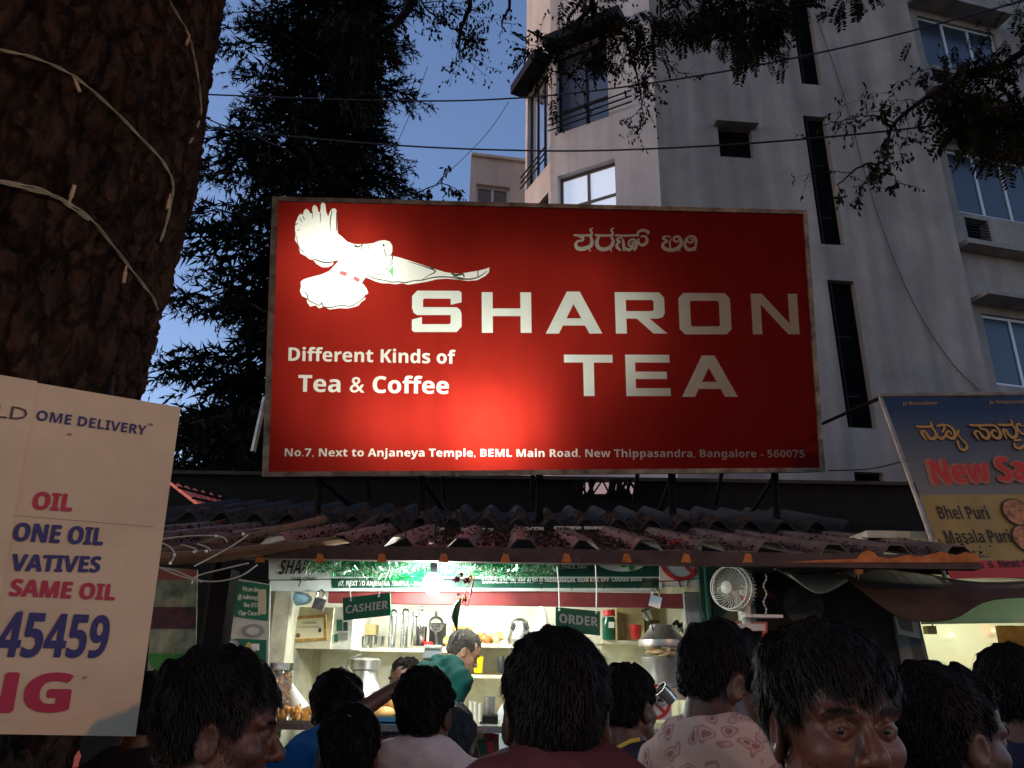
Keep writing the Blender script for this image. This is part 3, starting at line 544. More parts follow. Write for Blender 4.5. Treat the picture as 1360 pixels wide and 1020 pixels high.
# ================================================================== RED LIGHT-BOX SIGN
Us = RT*10780 + UP*(-34) + FW*1021; Vs = RT*(-157) + UP*6980 + FW*1021
sg = Plane(P(351, 633, 5.2), Us, Vs); sg.V = (sg.V-sg.U*sg.V.dot(sg.U)).normalized(); sg.c = 0
SB = thing('light_box_sign', 'large red light box sign with white dove reading SHARON TEA', 'shop sign', P(720, 633, 5.2))
cs = [sg.hit(*p) for p in ((351, 633), (1096, 627), (1069, 280), (360, 262))]
u0 = (cs[0][0]+cs[3][0])/2; u1 = (cs[1][0]+cs[2][0])/2; v0 = (cs[0][1]+cs[1][1])/2; v1 = (cs[2][1]+cs[3][1])/2
def plate(pl, Lp):                                    # wide square capitals
    tx, ty = .22, .19
    bar = lambda a, b, c, d: [(a, b), (c, b), (c, d), (a, d)]
    cor = [(0, .22), (0, .13), (.1, 0), (.32, 0), (.32, ty), (tx+.03, ty), (tx, ty+.03), (tx, .22)]
    mx = lambda p: [(1-x, y) for x, y in p][::-1]; my = lambda p: [(x, 1-y) for x, y in p][::-1]
    G = {'H': [bar(0, 0, tx, 1), bar(1-tx, 0, 1, 1), bar(tx, .41, 1-tx, .6)],
         'A': [[(0, 0), (.23, 0), (.615, 1), (.385, 1)], [(1, 0), (.77, 0), (.385, 1), (.615, 1)], [(.12, .19), (.88, .19), (.80, .36), (.2, .36)]],
         'T': [bar(0, 1-ty, 1, 1), bar(.39, 0, .61, 1)],
         'E': [bar(0, 0, tx, 1), bar(tx, 1-ty, 1, 1), bar(tx, 0, 1, ty), bar(tx, .41, .93, .59)],
         'N': [bar(0, 0, .2, 1), bar(.8, 0, 1, 1), [(0, 1), (.24, 1), (1, 0), (.76, 0)]],
         'O': [cor, mx(cor), my(cor), mx(my(cor)), bar(0, .2, tx, .8), bar(1-tx, .2, 1, .8), bar(.3, 0, .7, ty), bar(.3, 1-ty, .7, 1)],
         'R': [bar(0, 0, tx, 1), bar(tx, 1-ty, .8, 1), bar(tx, .36, .8, .54), mx(my(cor)), [(1, .8), (1, .5), (.96, .4), (.86, .36), (.7, .36), (.7, .54), (.76, .55), (.78, .58), (.78, .8)], [(.42, .37), (.68, .37), (1.04, 0), (.76, 0)]],
         'S': [my(cor), mx(cor), bar(.3, 1-ty, .95, 1), bar(.05, 0, .7, ty), bar(0, .56, tx, .8), bar(1-tx, .2, 1, .45), bar(.1, .41, .9, .6), [(.1, .41), (.1, .6), (0, .6), (.03, .47)], [(.9, .41), (.9, .6), (.97, .54), (1, .45), (1, .41)], [(.78, .82), (1, .9), (1, .72), (.78, .66)], [(.95, 1), (1, .96), (1, .8), (.9, .81)], [(0, .08), (0, .3), (.2, .36), (.2, .18)], [(0, .04), (.05, 0), (.2, .19), (0, .19)]]}
    out = []
    for ch, xa, xb, yb, yt in Lp:
        a = pl.hit(xa, yb); b = pl.hit(xb, yb); t = pl.hit(xa, yt)
        for poly in G[ch]: out.append([(a[0]+(b[0]-a[0])*x+(t[0]-a[0])*y*0, a[1]+(b[1]-a[1])*x+(t[1]-a[1])*y) for x, y in poly])
    return out
big = plate(sg, [('S', 547, 613, 441, 386), ('H', 640, 706, 442, 388), ('A', 725, 800, 443, 387), ('R', 818, 884, 443, 388), ('O', 903, 972, 444, 389), ('N', 1000, 1062, 444, 390), ('T', 750, 815, 526, 471), ('E', 832, 891, 526, 471), ('A', 906, 980, 527, 472)])
def tri_text(*a, **k):
    return text_polys(*a, **k)
tag1 = tri_text(sg, 'Different Kinds of', (383, 479), (605, 483), 17.5, bold=.03, res=2); tag2 = tri_text(sg, 'Tea & Coffee', (396, 520), (596, 523), 22, bold=.03, res=2)
small = tri_text(sg, 'No.7, Next to Anjaneya Temple, BEML Main Road, New Thippasandra, Bangalore - 560075', (378, 606), (1069, 607.5), 10.5, bold=.028, res=1)
KS = [([(142, 138), (200, 142), (270, 138)], 17), ([(292, 80), (272, 92), (285, 118), (276, 145)], [8, 14, 16, 18]), ([(185, 150), (213, 163), (205, 182), (172, 186), (152, 212), (165, 243), (205, 252), (245, 240), (278, 222), (286, 188), (274, 150)], [14, 18, 16, 16, 22, 30, 30, 28, 26, 24, 18]), ([(262, 250), (272, 268)], 10),
      ([(318, 138), (380, 142), (445, 138)], 17), ([(464, 80), (444, 93), (456, 120), (448, 148)], [8, 14, 16, 18]), ([(345, 152), (328, 180), (328, 220), (350, 248), (390, 254), (430, 240), (455, 210), (458, 178), (440, 150)], [14, 24, 28, 30, 28, 26, 26, 22, 16]), ([(435, 250), (446, 268)], 10),
      ([(482, 140), (560, 142), (665, 138)], 16), ([(530, 160), (500, 165), (492, 180), (515, 192), (495, 208), (492, 235), (515, 258)], [10, 14, 18, 14, 18, 24, 18]), ([(540, 175), (545, 215), (548, 262)], [14, 22, 14]), ([(608, 205), (625, 196), (622, 222), (598, 226), (585, 205), (598, 180), (630, 172), (648, 200), (645, 240), (632, 262)], [8, 10, 14, 14, 12, 12, 16, 22, 20, 12]), ([(560, 245), (585, 260), (605, 248), (632, 240)], [18, 22, 22, 16]), ([(655, 140), (668, 110), (705, 97), (748, 112), (742, 128)], [12, 18, 22, 20, 12]), ([(668, 170), (668, 200), (695, 220), (728, 205), (738, 175), (722, 148), (690, 148)], [14, 18, 22, 22, 20, 16, 12]),
      ([(930, 150), (885, 148), (870, 165), (905, 188), (872, 205), (870, 238), (910, 258), (970, 256), (1010, 225), (1018, 180), (990, 148), (958, 160), (958, 182), (985, 192), (998, 176)], [8, 14, 18, 14, 18, 26, 28, 28, 26, 24, 18, 16, 14, 14, 8]), ([(935, 165), (925, 200), (928, 250)], [8, 12, 16]), ([(1000, 250), (1008, 268)], 10),
      ([(1095, 172), (1112, 172), (1108, 195), (1075, 195), (1068, 165), (1095, 146), (1130, 158), (1140, 195), (1132, 262)], [8, 12, 14, 14, 14, 16, 22, 20, 10]), ([(1062, 165), (1048, 205), (1060, 245), (1095, 258), (1130, 240)], [16, 22, 26, 26, 18])]
def kann(pl, K, ox, oy, sc):
    out = []; mpp = abs(pl.hit(ox+100, oy)[0]-pl.hit(ox, oy)[0])/100
    for pts, wd in K:
        ws = wd if isinstance(wd, list) else [wd]*len(pts); sp = smooth_path([(x, y, q) for (x, y), q in zip(pts, ws)], 3)
        out += stroke([pl.hit(ox+x/sc, oy+y/sc) for x, y, q in sp], [q/sc*mpp*1.12 for x, y, q in sp])
    return out
kan = kann(sg, KS, 740, 290, 6.18)
dove_px = [(56,190),(62,160),(68,150),(72,135),(82,118),(96,112),(104,120),(112,90),(126,80),(142,92),(150,108),(162,110),(164,70),(176,56),(192,66),(202,100),(212,104),(216,56),(228,40),(244,52),(250,100),(262,130),(272,100),(286,80),(304,78),(318,96),(318,200),(322,235),(345,252),(380,285),(420,300),(455,302),(500,300),(540,296),(580,280),(615,276),(645,285),(662,310),(662,345),(652,372),(700,382),(770,404),(850,430),(920,455),(990,475),(1040,484),(1090,484),(1150,474),(1200,466),(1240,456),(1266,446),(1264,476),(1240,500),(1190,526),(1130,530),(1070,522),(1000,516),(940,520),(880,535),(820,545),(760,554),(720,545),(680,552),(640,545),(600,545),(560,535),(520,518),(500,510),(476,545),(500,575),(512,605),(490,625),(494,645),(470,660),(450,685),(415,695),(380,702),(330,700),(270,708),(235,690),(205,702),(185,682),(150,690),(130,662),(132,640),(100,625),(86,595),(92,565),(90,535),(110,520),(160,505),(220,490),(270,468),(305,430),(330,402),(300,405),(290,430),(262,445),(225,445),(190,425),(170,400),(145,395),(122,375),(90,360),(75,310),(55,275),(60,240),(56,215)]
dpx = lambda x, y: (380+x/4.69, 260+y/4.69)
dove = [[sg.hit(*dpx(x, y)) for x, y in dove_px]]
det = [([(330, 402), (290, 412), (240, 416), (190, 400), (160, 392), (130, 372)], [3, 8, 10, 8, 4, 3]), ([(215, 165), (213, 110)], [2, 7]), ([(165, 140), (163, 100)], [2, 5]), ([(275, 215), (275, 150), (285, 95)], [3, 7, 5]), ([(312, 220), (316, 100)], [5, 8]), ([(430, 312), (450, 318), (470, 305)], [14, 10, 5]), ([(475, 350), (470, 322), (476, 302)], [3, 5, 6]), ([(512, 332), (510, 305)], [4, 5]),
       ([(500, 492), (540, 510), (580, 522), (620, 528), (660, 538), (700, 535), (740, 542), (790, 530), (850, 525), (900, 512), (960, 505), (1030, 508), (1090, 520), (1140, 518)], [4, 6, 7, 6, 7, 6, 8, 6, 8, 8, 9, 8, 9, 5]), ([(1030, 486), (1060, 494), (1100, 488), (1108, 505)], [8, 16, 12, 9]), ([(1040, 500), (1130, 520), (1200, 505), (1250, 470)], [6, 10, 8, 5]), ([(1195, 470), (1195, 500)], 7), ([(905, 440), (912, 455)], 14), ([(760, 410), (860, 440), (930, 470), (880, 500), (850, 520)], [2, 7, 9, 5, 3]),
       ([(640, 370), (662, 372), (660, 400)], [3, 8, 6]), ([(540, 470), (570, 490), (620, 490)], [2, 4, 2]), ([(610, 450), (640, 460), (640, 480)], [2, 5, 2]), ([(640, 400), (662, 420), (635, 440)], [2, 4, 2]), ([(606, 305), (609, 312)], 11), ([(612, 335), (618, 360), (630, 378)], [4, 5, 3]),
       ([(100, 595), (130, 612), (140, 650), (180, 672), (210, 682), (222, 664), (232, 690), (280, 696), (340, 682), (400, 688), (440, 668), (480, 640), (495, 615)], [3, 6, 7, 6, 6, 6, 7, 7, 6, 7, 6, 7, 5]), ([(470, 550), (490, 520), (500, 505)], [5, 6, 4]), ([(66, 250), (70, 290), (86, 330), (110, 350)], [3, 5, 6, 5]), ([(60, 180), (72, 172)], 5), ([(70, 215), (82, 210)], 4), ([(84, 140), (98, 160)], 5), ([(106, 130), (114, 150)], 5)]
mpp = abs(sg.hit(600, 400)[0]-sg.hit(500, 400)[0])/100/4.69; detp = []
for pts, wd in det:
    ws = wd if isinstance(wd, list) else [wd]*len(pts); sp = smooth_path([(x, y, q) for (x, y), q in zip(pts, ws)], 3); detp += stroke([sg.hit(*dpx(x, y)) for x, y, q in sp], [q*mpp*.95 for x, y, q in sp])
leafp = stroke([sg.hit(*dpx(*q)) for q in ((663, 440), (656, 470), (664, 500))], [4*mpp, 22*mpp, 4*mpp]); cher = stroke([sg.hit(*dpx(*q)) for q in ((345, 480), (366, 486))], [24*mpp, 28*mpp])+stroke([sg.hit(*dpx(*q)) for q in ((430, 514), (446, 524))], [24*mpp, 26*mpp])
rect = [[(u0+.04, v0+.03), (u1-.03, v0+.03), (u1-.03, v1-.03), (u0+.04, v1-.03)]]
OV, RES = overlay([rect, kan, big, small, tag1, tag2, dove, detp, leafp, cher])
translucent('red flex', (.36, .023, .0155), (.34, .012, .012), .34, var=.35, vscale=2.2); translucent('vinyl letter', (.88, 1.0, .98), (.72, .62, .48), .36, var=.12, vscale=6)
translucent('white flex', (.85, .85, .8), (.5, .48, .42), .3); translucent('dove white', (.9, .95, .93), (.55, .55, .5), .1); translucent('dove line', (.07, .06, .045), (.1, .09, .07), .4)
translucent('leaf print', (.2, .8, .3), (.1, .4, .15), .3); translucent('rose print', (.6, .18, .2), (.4, .1, .1), .3); translucent('pale vinyl', (.7, .76, .7), (.7, .6, .46), .36, var=.12, vscale=6)
for g, (nm, mt) in enumerate((('face', 'red flex'), ('regional_lettering', 'pale vinyl'), ('shop_name', 'vinyl letter'), ('address_lettering', 'white flex'), ('tagline_lettering', 'white flex'), ('tagline_lettering', 'white flex'), ('dove_emblem', 'dove white'), ('dove_outline', 'dove line'), ('leaf_print', 'leaf print'), ('berry_print', 'rose print'))):
    used = sorted({i for f in RES[g] for i in f}); ix = {j: i for i, j in enumerate(used)}; fo = MB().add([sg.pt(*OV[i], .0) for i in used], [tuple(ix[i] for i in f) for f in RES[g]]).build(nm, mt, SB)
    if nm == 'dove_outline': stuff(fo)
mat('weathered aluminium', (.30, .27, .22), .55, .35, var=.55, scale=9, bump=.2, col2=(.09, .06, .045)); mat('box inside', (.3, .3, .28), .8); translucent('box bottom', (.5, .5, .45), (.1, .09, .08), .6)
DEP = .26
def bar(a, b, c, d, n0, n1, mt='weathered aluminium', nm='frame'): return MB().obox(sg.pt(a, b, n0), sg.U*(c-a), sg.V*(d-b), sg.N*(n1-n0)).build(nm, mt, SB)
bar(u0, v0, u0+.042, v1, -.03, .02); bar(u1-.032, v0, u1, v1, -.03, .02); bar(u0+.042, v0, u1-.032, v0+.032, -.03, .018); bar(u0+.042, v1-.032, u1-.032, v1, -.03, .018)
bar(u0+.005, v0+.005, u1-.005, v1-.005, -DEP-.006, -DEP, 'box inside', 'back_panel')
bar(u0+.003, v0+.004, u0+.007, v1-.004, -DEP, -.032, 'weathered aluminium', 'side_panel'); bar(u1-.007, v0+.004, u1-.003, v1-.004, -DEP, -.032, 'weathered aluminium', 'side_panel')
bar(u0+.008, v1-.008, u1-.008, v1-.003, -DEP, -.032, 'rust', 'top_panel')
bar(u0+.2, v0+.003, (u0+u1)/2-.05, v0+.007, -DEP, -.032, 'box bottom', 'bottom_panel'); bar((u0+u1)/2-.045, v0+.003, u1-.008, v0+.007, -DEP, -.032, 'weathered aluminium', 'bottom_panel')
def box_light(px_, py_, en, sx, sy, dn):              # the failing tubes inside the box
    L = bpy.data.lights.new('sign_lamp', 'AREA'); L.shape = 'ELLIPSE'; L.size = sx; L.size_y = sy; L.energy = en; L.color = (1, .97, .86); o = bpy.data.objects.new('sign_lamp', L); COL.objects.link(o); o.parent = SB; o.location = sg.pt(*sg.hit(px_, py_), dn)-SB.location
    o.matrix_basis = Matrix.Translation(o.location) @ Matrix((sg.U, sg.V, sg.N)).transposed().to_4x4()
box_light(655, 566, SIGN_W*.46, .42, .46, -.22); box_light(600, 560, SIGN_W*.62, 1.5, .45, -.235); box_light(530, 500, SIGN_W*.46, 2.2, 1.1, -.245); box_light(450, 355, SIGN_W*.38, .9, .7, -.24); box_light(700, 430, SIGN_W*.34, 1.9, 1.2, -.25)
B = MB()
for px_ in (420, 560, 720, 900, 1040):
    a = sg.pt(sg.hit(px_, 620)[0], v0, -.15); B.tube([a, Vector((a.x, a.y+.15, 2.1))], .028, 6); B.tube([a+Vector((0, 0, -.02)), Vector((a.x+.1, 6.9, 2.9))], .02, 6); B.tube([sg.pt(sg.hit(px_, 300)[0], v1-.3, -.27), Vector((a.x, 7.4, 3.2))], .02, 6)
B.build('support_frame', 'black iron', SB)
MB().tube([P(352, 528, 5.3), P(336, 600, 5.25)], .02, 6).build('stay', 'dull steel', SB)

# ================================================================== TEA STALL
TS = thing('tea_stall', 'brightly lit tea stall with tin awning, counter and shelves', 'stall', P(650, 888, 4.6))
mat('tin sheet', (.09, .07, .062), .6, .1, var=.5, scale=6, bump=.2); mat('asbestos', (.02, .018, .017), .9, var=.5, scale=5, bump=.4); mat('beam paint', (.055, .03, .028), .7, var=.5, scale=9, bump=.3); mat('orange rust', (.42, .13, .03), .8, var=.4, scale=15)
zF = P(650, 728, 3.7).z; sl = math.tan(R_(12.0)); Xr = [P(100+83*k+14, 727, 3.7).x for k in range(15)]
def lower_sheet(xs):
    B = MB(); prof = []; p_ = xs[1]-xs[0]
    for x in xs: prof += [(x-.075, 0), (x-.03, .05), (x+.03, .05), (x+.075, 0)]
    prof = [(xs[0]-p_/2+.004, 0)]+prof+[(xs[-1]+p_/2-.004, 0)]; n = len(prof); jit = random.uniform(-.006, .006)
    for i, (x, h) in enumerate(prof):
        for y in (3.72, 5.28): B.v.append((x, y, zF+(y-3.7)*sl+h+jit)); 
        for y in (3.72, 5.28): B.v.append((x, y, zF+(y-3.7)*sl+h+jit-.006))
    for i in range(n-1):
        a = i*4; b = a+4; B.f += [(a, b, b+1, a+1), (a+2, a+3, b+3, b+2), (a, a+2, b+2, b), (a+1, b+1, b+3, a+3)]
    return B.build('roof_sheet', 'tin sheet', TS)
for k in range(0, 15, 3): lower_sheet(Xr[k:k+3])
# rounded asbestos sheets above
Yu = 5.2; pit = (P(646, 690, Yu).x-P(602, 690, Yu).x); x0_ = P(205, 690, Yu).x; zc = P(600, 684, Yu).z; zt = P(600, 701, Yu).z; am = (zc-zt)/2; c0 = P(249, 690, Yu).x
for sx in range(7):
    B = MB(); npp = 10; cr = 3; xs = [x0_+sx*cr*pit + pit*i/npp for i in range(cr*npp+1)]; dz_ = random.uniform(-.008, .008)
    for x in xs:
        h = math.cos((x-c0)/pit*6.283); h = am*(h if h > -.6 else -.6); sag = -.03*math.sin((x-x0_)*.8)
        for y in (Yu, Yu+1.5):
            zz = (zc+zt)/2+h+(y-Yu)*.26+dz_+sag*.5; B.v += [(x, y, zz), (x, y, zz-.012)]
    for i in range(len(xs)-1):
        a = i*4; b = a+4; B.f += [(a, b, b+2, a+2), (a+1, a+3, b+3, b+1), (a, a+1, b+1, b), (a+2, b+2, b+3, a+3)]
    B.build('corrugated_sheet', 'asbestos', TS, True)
# pale flashing scraps under the arches
for (xa, xb, yy) in ((500, 524, 706), (562, 590, 702), (612, 655, 703), (688, 722, 702), (736, 772, 701), (776, 802, 701), (395, 418, 706), (455, 480, 704)):
    boxpx(xa, yy-2, xb, yy+2, 5.17, .02, mat('pale scrap', (.45, .45, .42), .6, var=.3), TS, 'flashing', random.uniform(-.1, .1))
boxpx(180, 729, 1300, 747.5, 3.66, .06, 'beam paint', TS, 'beam')
B = MB()
fb_ = front(3.655)
for x in (345, 425, 507, 589, 671, 752, 832, 911, 993):
    a, b, c_, d = [fb_.pt(*fb_.hit(*q), .001) for q in ((x-7, 747), (x+7, 747), (x+4, 736), (x-3, 735))]; MB().quad(a, b, c_, d).build('rust_patch', 'orange rust', TS)
shape(fb_, [pxpoly(fb_, [(1040, 747), (1300, 747), (1300, 738), (1282, 733), (1268, 738), (1250, 732), (1225, 739), (1205, 737), (1180, 742), (1165, 739), (1160, 733), (1152, 731), (1143, 735), (1138, 742), (1090, 744)])], 'orange rust', TS, .001, 'rust_patch')
B = MB()                                              # left end: bamboo poles and scaffolding tubes
B.tube([P(150, 742, 3.6), P(215, 735, 3.62), P(330, 716, 3.8), P(430, 690, 4.6)], [.022, .022, .028, .025], 8).build('bamboo_pole', mat('bamboo', (.13, .075, .04), .8, var=.4), TS, True)
MB().tube([P(160, 745, 3.6), P(290, 738, 3.62), P(400, 724, 3.66), P(470, 715, 3.8)], [.03, .03, .025, .02], 8).build('bamboo_pole', 'bamboo', TS, True)
MB().tube([P(430, 722, 3.9), P(468, 708, 4.4), P(502, 684, 5.0)], [.022, .02, .014], 7).build('branch', 'bark', TS, True)
# rubbish and dry leaves on the tin
lq = []
for k in range(15000):
    x = random.uniform(Xr[0], Xr[-1]+.2); y = 3.72+1.5*random.random()**1.3
    i = min(range(len(Xr)), key=lambda j: abs(Xr[j]-x)); on = abs(Xr[i]-x) < .07
    if on and random.random() < .88: continue
    if x > .95 and random.random() < .6: continue
    c = Vector((x, y, zF+(y-3.7)*sl+(.055 if on else random.random()**2*.04+.004))); d = rv(); d.z *= .35; d = d.normalized(); s_ = d.cross(Vector((random.gauss(0, .4), random.gauss(0, .4), 1))).normalized(); L = random.uniform(.008, .03)
    lq.append((c-s_*L*.35, c+d*L*.5+Vector((0, 0, L*.2)), c+s_*L*.35, c-d*L*.5))
for k in range(2600):
    x = random.uniform(P(240, 690, 5.2).x, P(1000, 690, 5.2).x); y = 5.2+random.random()*.6; c = Vector((x, y, (zc+zt)/2+am*math.cos((x-c0)/pit*6.283)*.9+(y-5.2)*.26+.01)); d = rv().normalized(); s_ = d.cross(rv()).normalized(); L = random.uniform(.01, .03); lq.append((c-s_*L*.35, c+d*L*.5, c+s_*L*.35, c-d*L*.5))
LV = np.array([[tuple(q) for q in t] for t in lq]).reshape(-1, 3); lt_ = stuff(arr_mesh('leaf_litter', LV, np.arange(len(LV)).reshape(-1, 4), mat('dry leaf', (.05, .02, .013), .9, var=.6, scale=20), None, False)); tag(lt_, 'dry brown leaves and twigs lying in the troughs of the tin awning', 'leaf litter')
# ---- stall structure
def vbox(x0, x1, y0, y1, z0, z1, mt, nm, par=None): return MB().box(((x0+x1)/2, (y0+y1)/2, (z0+z1)/2), (x1-x0, y1-y0, z1-z0)).build(nm, mt, par or TS)
XL = P(366, 850, 4.3).x; XR = P(926, 850, 4.3).x; ZC = P(650, 735, 4.25).z
mat('back panel', (.78, .77, .66), .7, var=.3, scale=4, bump=.1); mat('red fascia', (.23, .035, .035), .6, var=.35, scale=5); mat('dark green paint', (.008, .045, .03), .45, var=.3)
vbox(XL-.25, XR+.35, 5.42, 5.48, 0, ZC, 'back panel', 'back_wall'); vbox(XL-.05, XL-.01, 4.25, 5.42, 0, ZC, 'cream wall', 'side_wall'); vbox(XR+.02, XR+.06, 4.25, 5.42, 0, ZC, 'cream wall', 'side_wall')
vbox(XL-.05, XR+.06, 4.25, 5.42, ZC, ZC+.02, 'tin sheet', 'ceiling'); vbox(XL-.3, XR+.3, 4.05, 5.5, 0, .25, 'paving', 'floor')
zct = P(650, 963, 4.05).z
vbox(XL-.02, XR+.1, 3.98, 4.42, zct-.03, zct, 'steel', 'counter_top'); vbox(XL, XR+.08, 4.02, 4.4, .25, zct-.34, 'dull steel', 'counter'); 
vbox(XL, XR+.08, 4.0, 4.01, zct-.34, zct-.035, mat('counter glass', (.8, .85, .85), .05, trans=1), 'counter_glass'); vbox(XL, XR+.08, 4.02, 4.4, zct-.34, zct-.32, 'dull steel', 'counter_shelf')
boxpx(436, 785, 925, 804, 4.24, .05, 'red fascia', TS, 'fascia'); boxpx(355, 778, 377, 980, 4.2, .1, 'cream wall', TS, 'pilaster'); boxpx(914, 784, 936, 960, 4.2, .08, mat('grey white paint', (.4, .41, .4), .6, var=.3), TS, 'pilaster')
boxpx(936, 748, 950, 1000, 4.1, .05, 'dark green paint', TS, 'green_post'); boxpx(952, 748, 1010, 1010, 4.22, .06, 'dark green paint', TS, 'green_panel'); boxpx(944, 748, 947, 1000, 4.08, .02, mat('green pipe', (.02, .12, .08), .3), TS, 'pipe')
boxpx(259, 746, 284, 1100, 3.74, .12, 'black iron', TS, 'post'); boxpx(1010, 748, 1216, 1200, 4.3, .05, mat('dark ply', (.012, .010, .009), .9), TS, 'dark_partition')
boxpx(150, 900, 262, 1100, 4.1, .05, 'dark ply', TS, 'dark_partition')
# the dim round emblem on the dark partition
pp = front(4.29); em = [[(pp.hit(1067, 803)[0]+.11*math.cos(k*.2618), pp.hit(1067, 803)[1]+.11*math.sin(k*.2618)) for k in range(24)]]
shape(pp, em, mat('dim disc', (.05, .045, .035), .8), TS, .001, 'emblem_disc'); letters(pp, 'SHARON', (1044, 811), (1091, 811), 8, 'black print', TS, .03, 0, .004)
shape(pp, [pxpoly(pp, [(1058, 800), (1064, 790), (1070, 796), (1076, 790), (1072, 802), (1062, 803)])], 'black print', TS, .004, 'emblem')
# shelves
def shelf(px0, px1, pyf, Yf=5.08): c = P((px0+px1)/2, pyf, Yf); return vbox(P(px0, pyf, Yf).x, P(px1, pyf, Yf).x, Yf, 5.42, c.z-.02, c.z, 'cream shelf', 'shelf')
shelf(440, 600, 861); shelf(600, 800, 856); shelf(800, 915, 851); shelf(590, 672, 896); shelf(440, 915, 962, 4.75)
vbox(P(676, 800, 5.1).x, P(680, 800, 5.1).x, 5.1, 5.42, P(680, 896, 5.1).z-.1, P(680, 890, 5.1).z+.4*0, 'cream shelf', 'upright')
L = bpy.data.lights.new('assumed_tube_light', 'AREA'); L.shape = 'RECTANGLE'; L.size = 1.1; L.size_y = .04; L.energy = TUBE_W; L.color = (.97, 1, .88); o = bpy.data.objects.new('assumed_tube_light', L); COL.objects.link(o); o.parent = TS; tc_ = Vector((P(610, 790, 4.75).x, 4.75, ZC-.07)); o.location = tc_-TS.location; o.rotation_euler = (R_(15), 0, 0)  # assumed tube lamp with glowing tube below, added unseen behind the fascia
MB().tube([tc_+Vector((-.58, 0, .03)), tc_+Vector((.58, 0, .03))], .013, 8).build('tube', mat('assumed tube glow white', (1, 1, 1), emit=(1, 1, .95, 5)), TS, True)
# ---- signboard banner across the stall
ban = front(4.19); BN = thing('green_banner', 'long green stall banner with address lettering behind tinsel', 'banner', P(620, 770, 4.19))
mat('banner green', (.005, .14, .06), .5, var=.15, scale=2); mat('banner dark', (.004, .06, .035), .5); mat('banner white', (.62, .66, .62), .5, var=.1)
slab(ban, ((357, 785), (876, 785), (876, 735), (357, 735)), .03, 'banner white', BN, 'board')
patch(ban, 441, 740, 875, 766, 'banner green', BN, .002); patch(ban, 441, 768, 875, 781, 'banner dark', BN, .002); patch(ban, 680, 740, 875, 766, 'banner dark', BN, .004)
letters(ban, 'SHARON', (370, 763), (434, 761), 19, 'black print', BN, .02, .25, .004); letters(ban, 'THE CHAI', (386, 772), (420, 771), 5, 'black print', BN, .01, 0, .004)
letters(ban, '#7, NEXT TO ANJENEYA TEMPLE, - 2nd', (449, 778), (560, 778), 6.5, 'white print', BN, .03, 0, .004); letters(ban, 'BANGALORE. WE ARE ALSO @ INDIRANAGAR, NEAR RTO, OPP. CANARA BANK', (640, 775), (853, 772), 6, 'white print', BN, .03, 0, .004)
letters(ban, 'TASTED SINCE 2007', (718, 756), (780, 755), 5, 'white print', BN, .01, 0, .006); letters(ban, 'TEA & COFFEE', (560, 762), (660, 761), 9, 'white print', BN, .02, 0, .006)
def disc(pl, px_, py_, rx, ry, n=28):
    c = pl.hit(px_, py_); k = abs(pl.hit(px_+10, py_)[0]-c[0])/10; return [(c[0]+rx*k*math.cos(6.2832*i/n), c[1]+ry*k*math.sin(6.2832*i/n)) for i in range(n)]
shape(ban, [disc(ban, 825, 747, 32, 12)], 'white print', BN, .006, 'saucer_print'); shape(ban, [disc(ban, 820, 743, 16, 7)], mat('tea print', (.5, .25, .05), .5), BN, .008, 'tea_print')
for a in ((832, 746, 7, 3), (838, 752, 4, 6), (828, 751, 5, 3)): shape(ban, [disc(ban, *a)], mat('mint print', (.02, .35, .03), .5), BN, .010, 'leaf_print')
# ---- no smoking plates
def nosmoke(px_, py_, r, Y, box, label):
    pl = front(Y); root = thing('no_smoking_sign', label, 'sign', P(px_, py_, Y)); slab(pl, ((box[0], box[3]), (box[2], box[3]), (box[2], box[1]), (box[0], box[1])), .01, mat('sign white', (.55, .56, .57), .5), root, 'plate')
    c = pl.hit(px_, py_); k = abs(pl.hit(px_+10, py_)[0]-c[0])/10*r; n = 32; B = MB()
    for i in range(n):
        a, b = 6.2832*i/n, 6.2832*(i+1)/n; B.quad(*[pl.pt(c[0]+k*q*math.cos(t), c[1]+k*q*math.sin(t), .002) for q, t in ((.8, a), (1, a), (1, b), (.8, b))])
    B.build('ring', 'red print', root); shape(pl, stroke([(c[0]-k*.6, c[1]+k*.6), (c[0]+k*.6, c[1]-k*.6)], k*.19), 'red print', root, .004, 'slash')
    shape(pl, stroke([(c[0]-k*.55, c[1]+k*.1), (c[0]+k*.55, c[1]+k*.1)], k*.16)+stroke([(c[0]+.5*k, c[1]+k*.25), (c[0]+.42*k, c[1]+k*.5), (c[0]+.55*k, c[1]+k*.6)], k*.06), 'black print', root, .003, 'cigarette'); return root
nosmoke(903, 744, 27, 4.12, (876, 725, 932, 779), 'white no smoking plate with red ring beside the green banner'); nosmoke(869, 932, 22, 3.96, (840, 908, 892, 956), 'small no smoking sticker low on the counter glass')
# ================================================================== THINGS IN AND ROUND THE STALL
BP = P(575, 775, 3.93)
bt = thing('bulb', 'glaring white bulb hanging under the awning of the tea stall', 'light bulb', BP)
MB().ball(BP, (.05, .05, .055), 20, 12).build('globe', mat('bulb glow', (1, 1, 1), emit=(.92, 1, .93, BULB_E)), bt, True); MB().tube([BP+Vector((0, 0, .05)), BP+Vector((0, 0, .10))], .018, 10).tube([BP+Vector((0, 0, .1)), BP+Vector((0, 0, .3))], .004, 5).build('holder', 'black iron', bt)
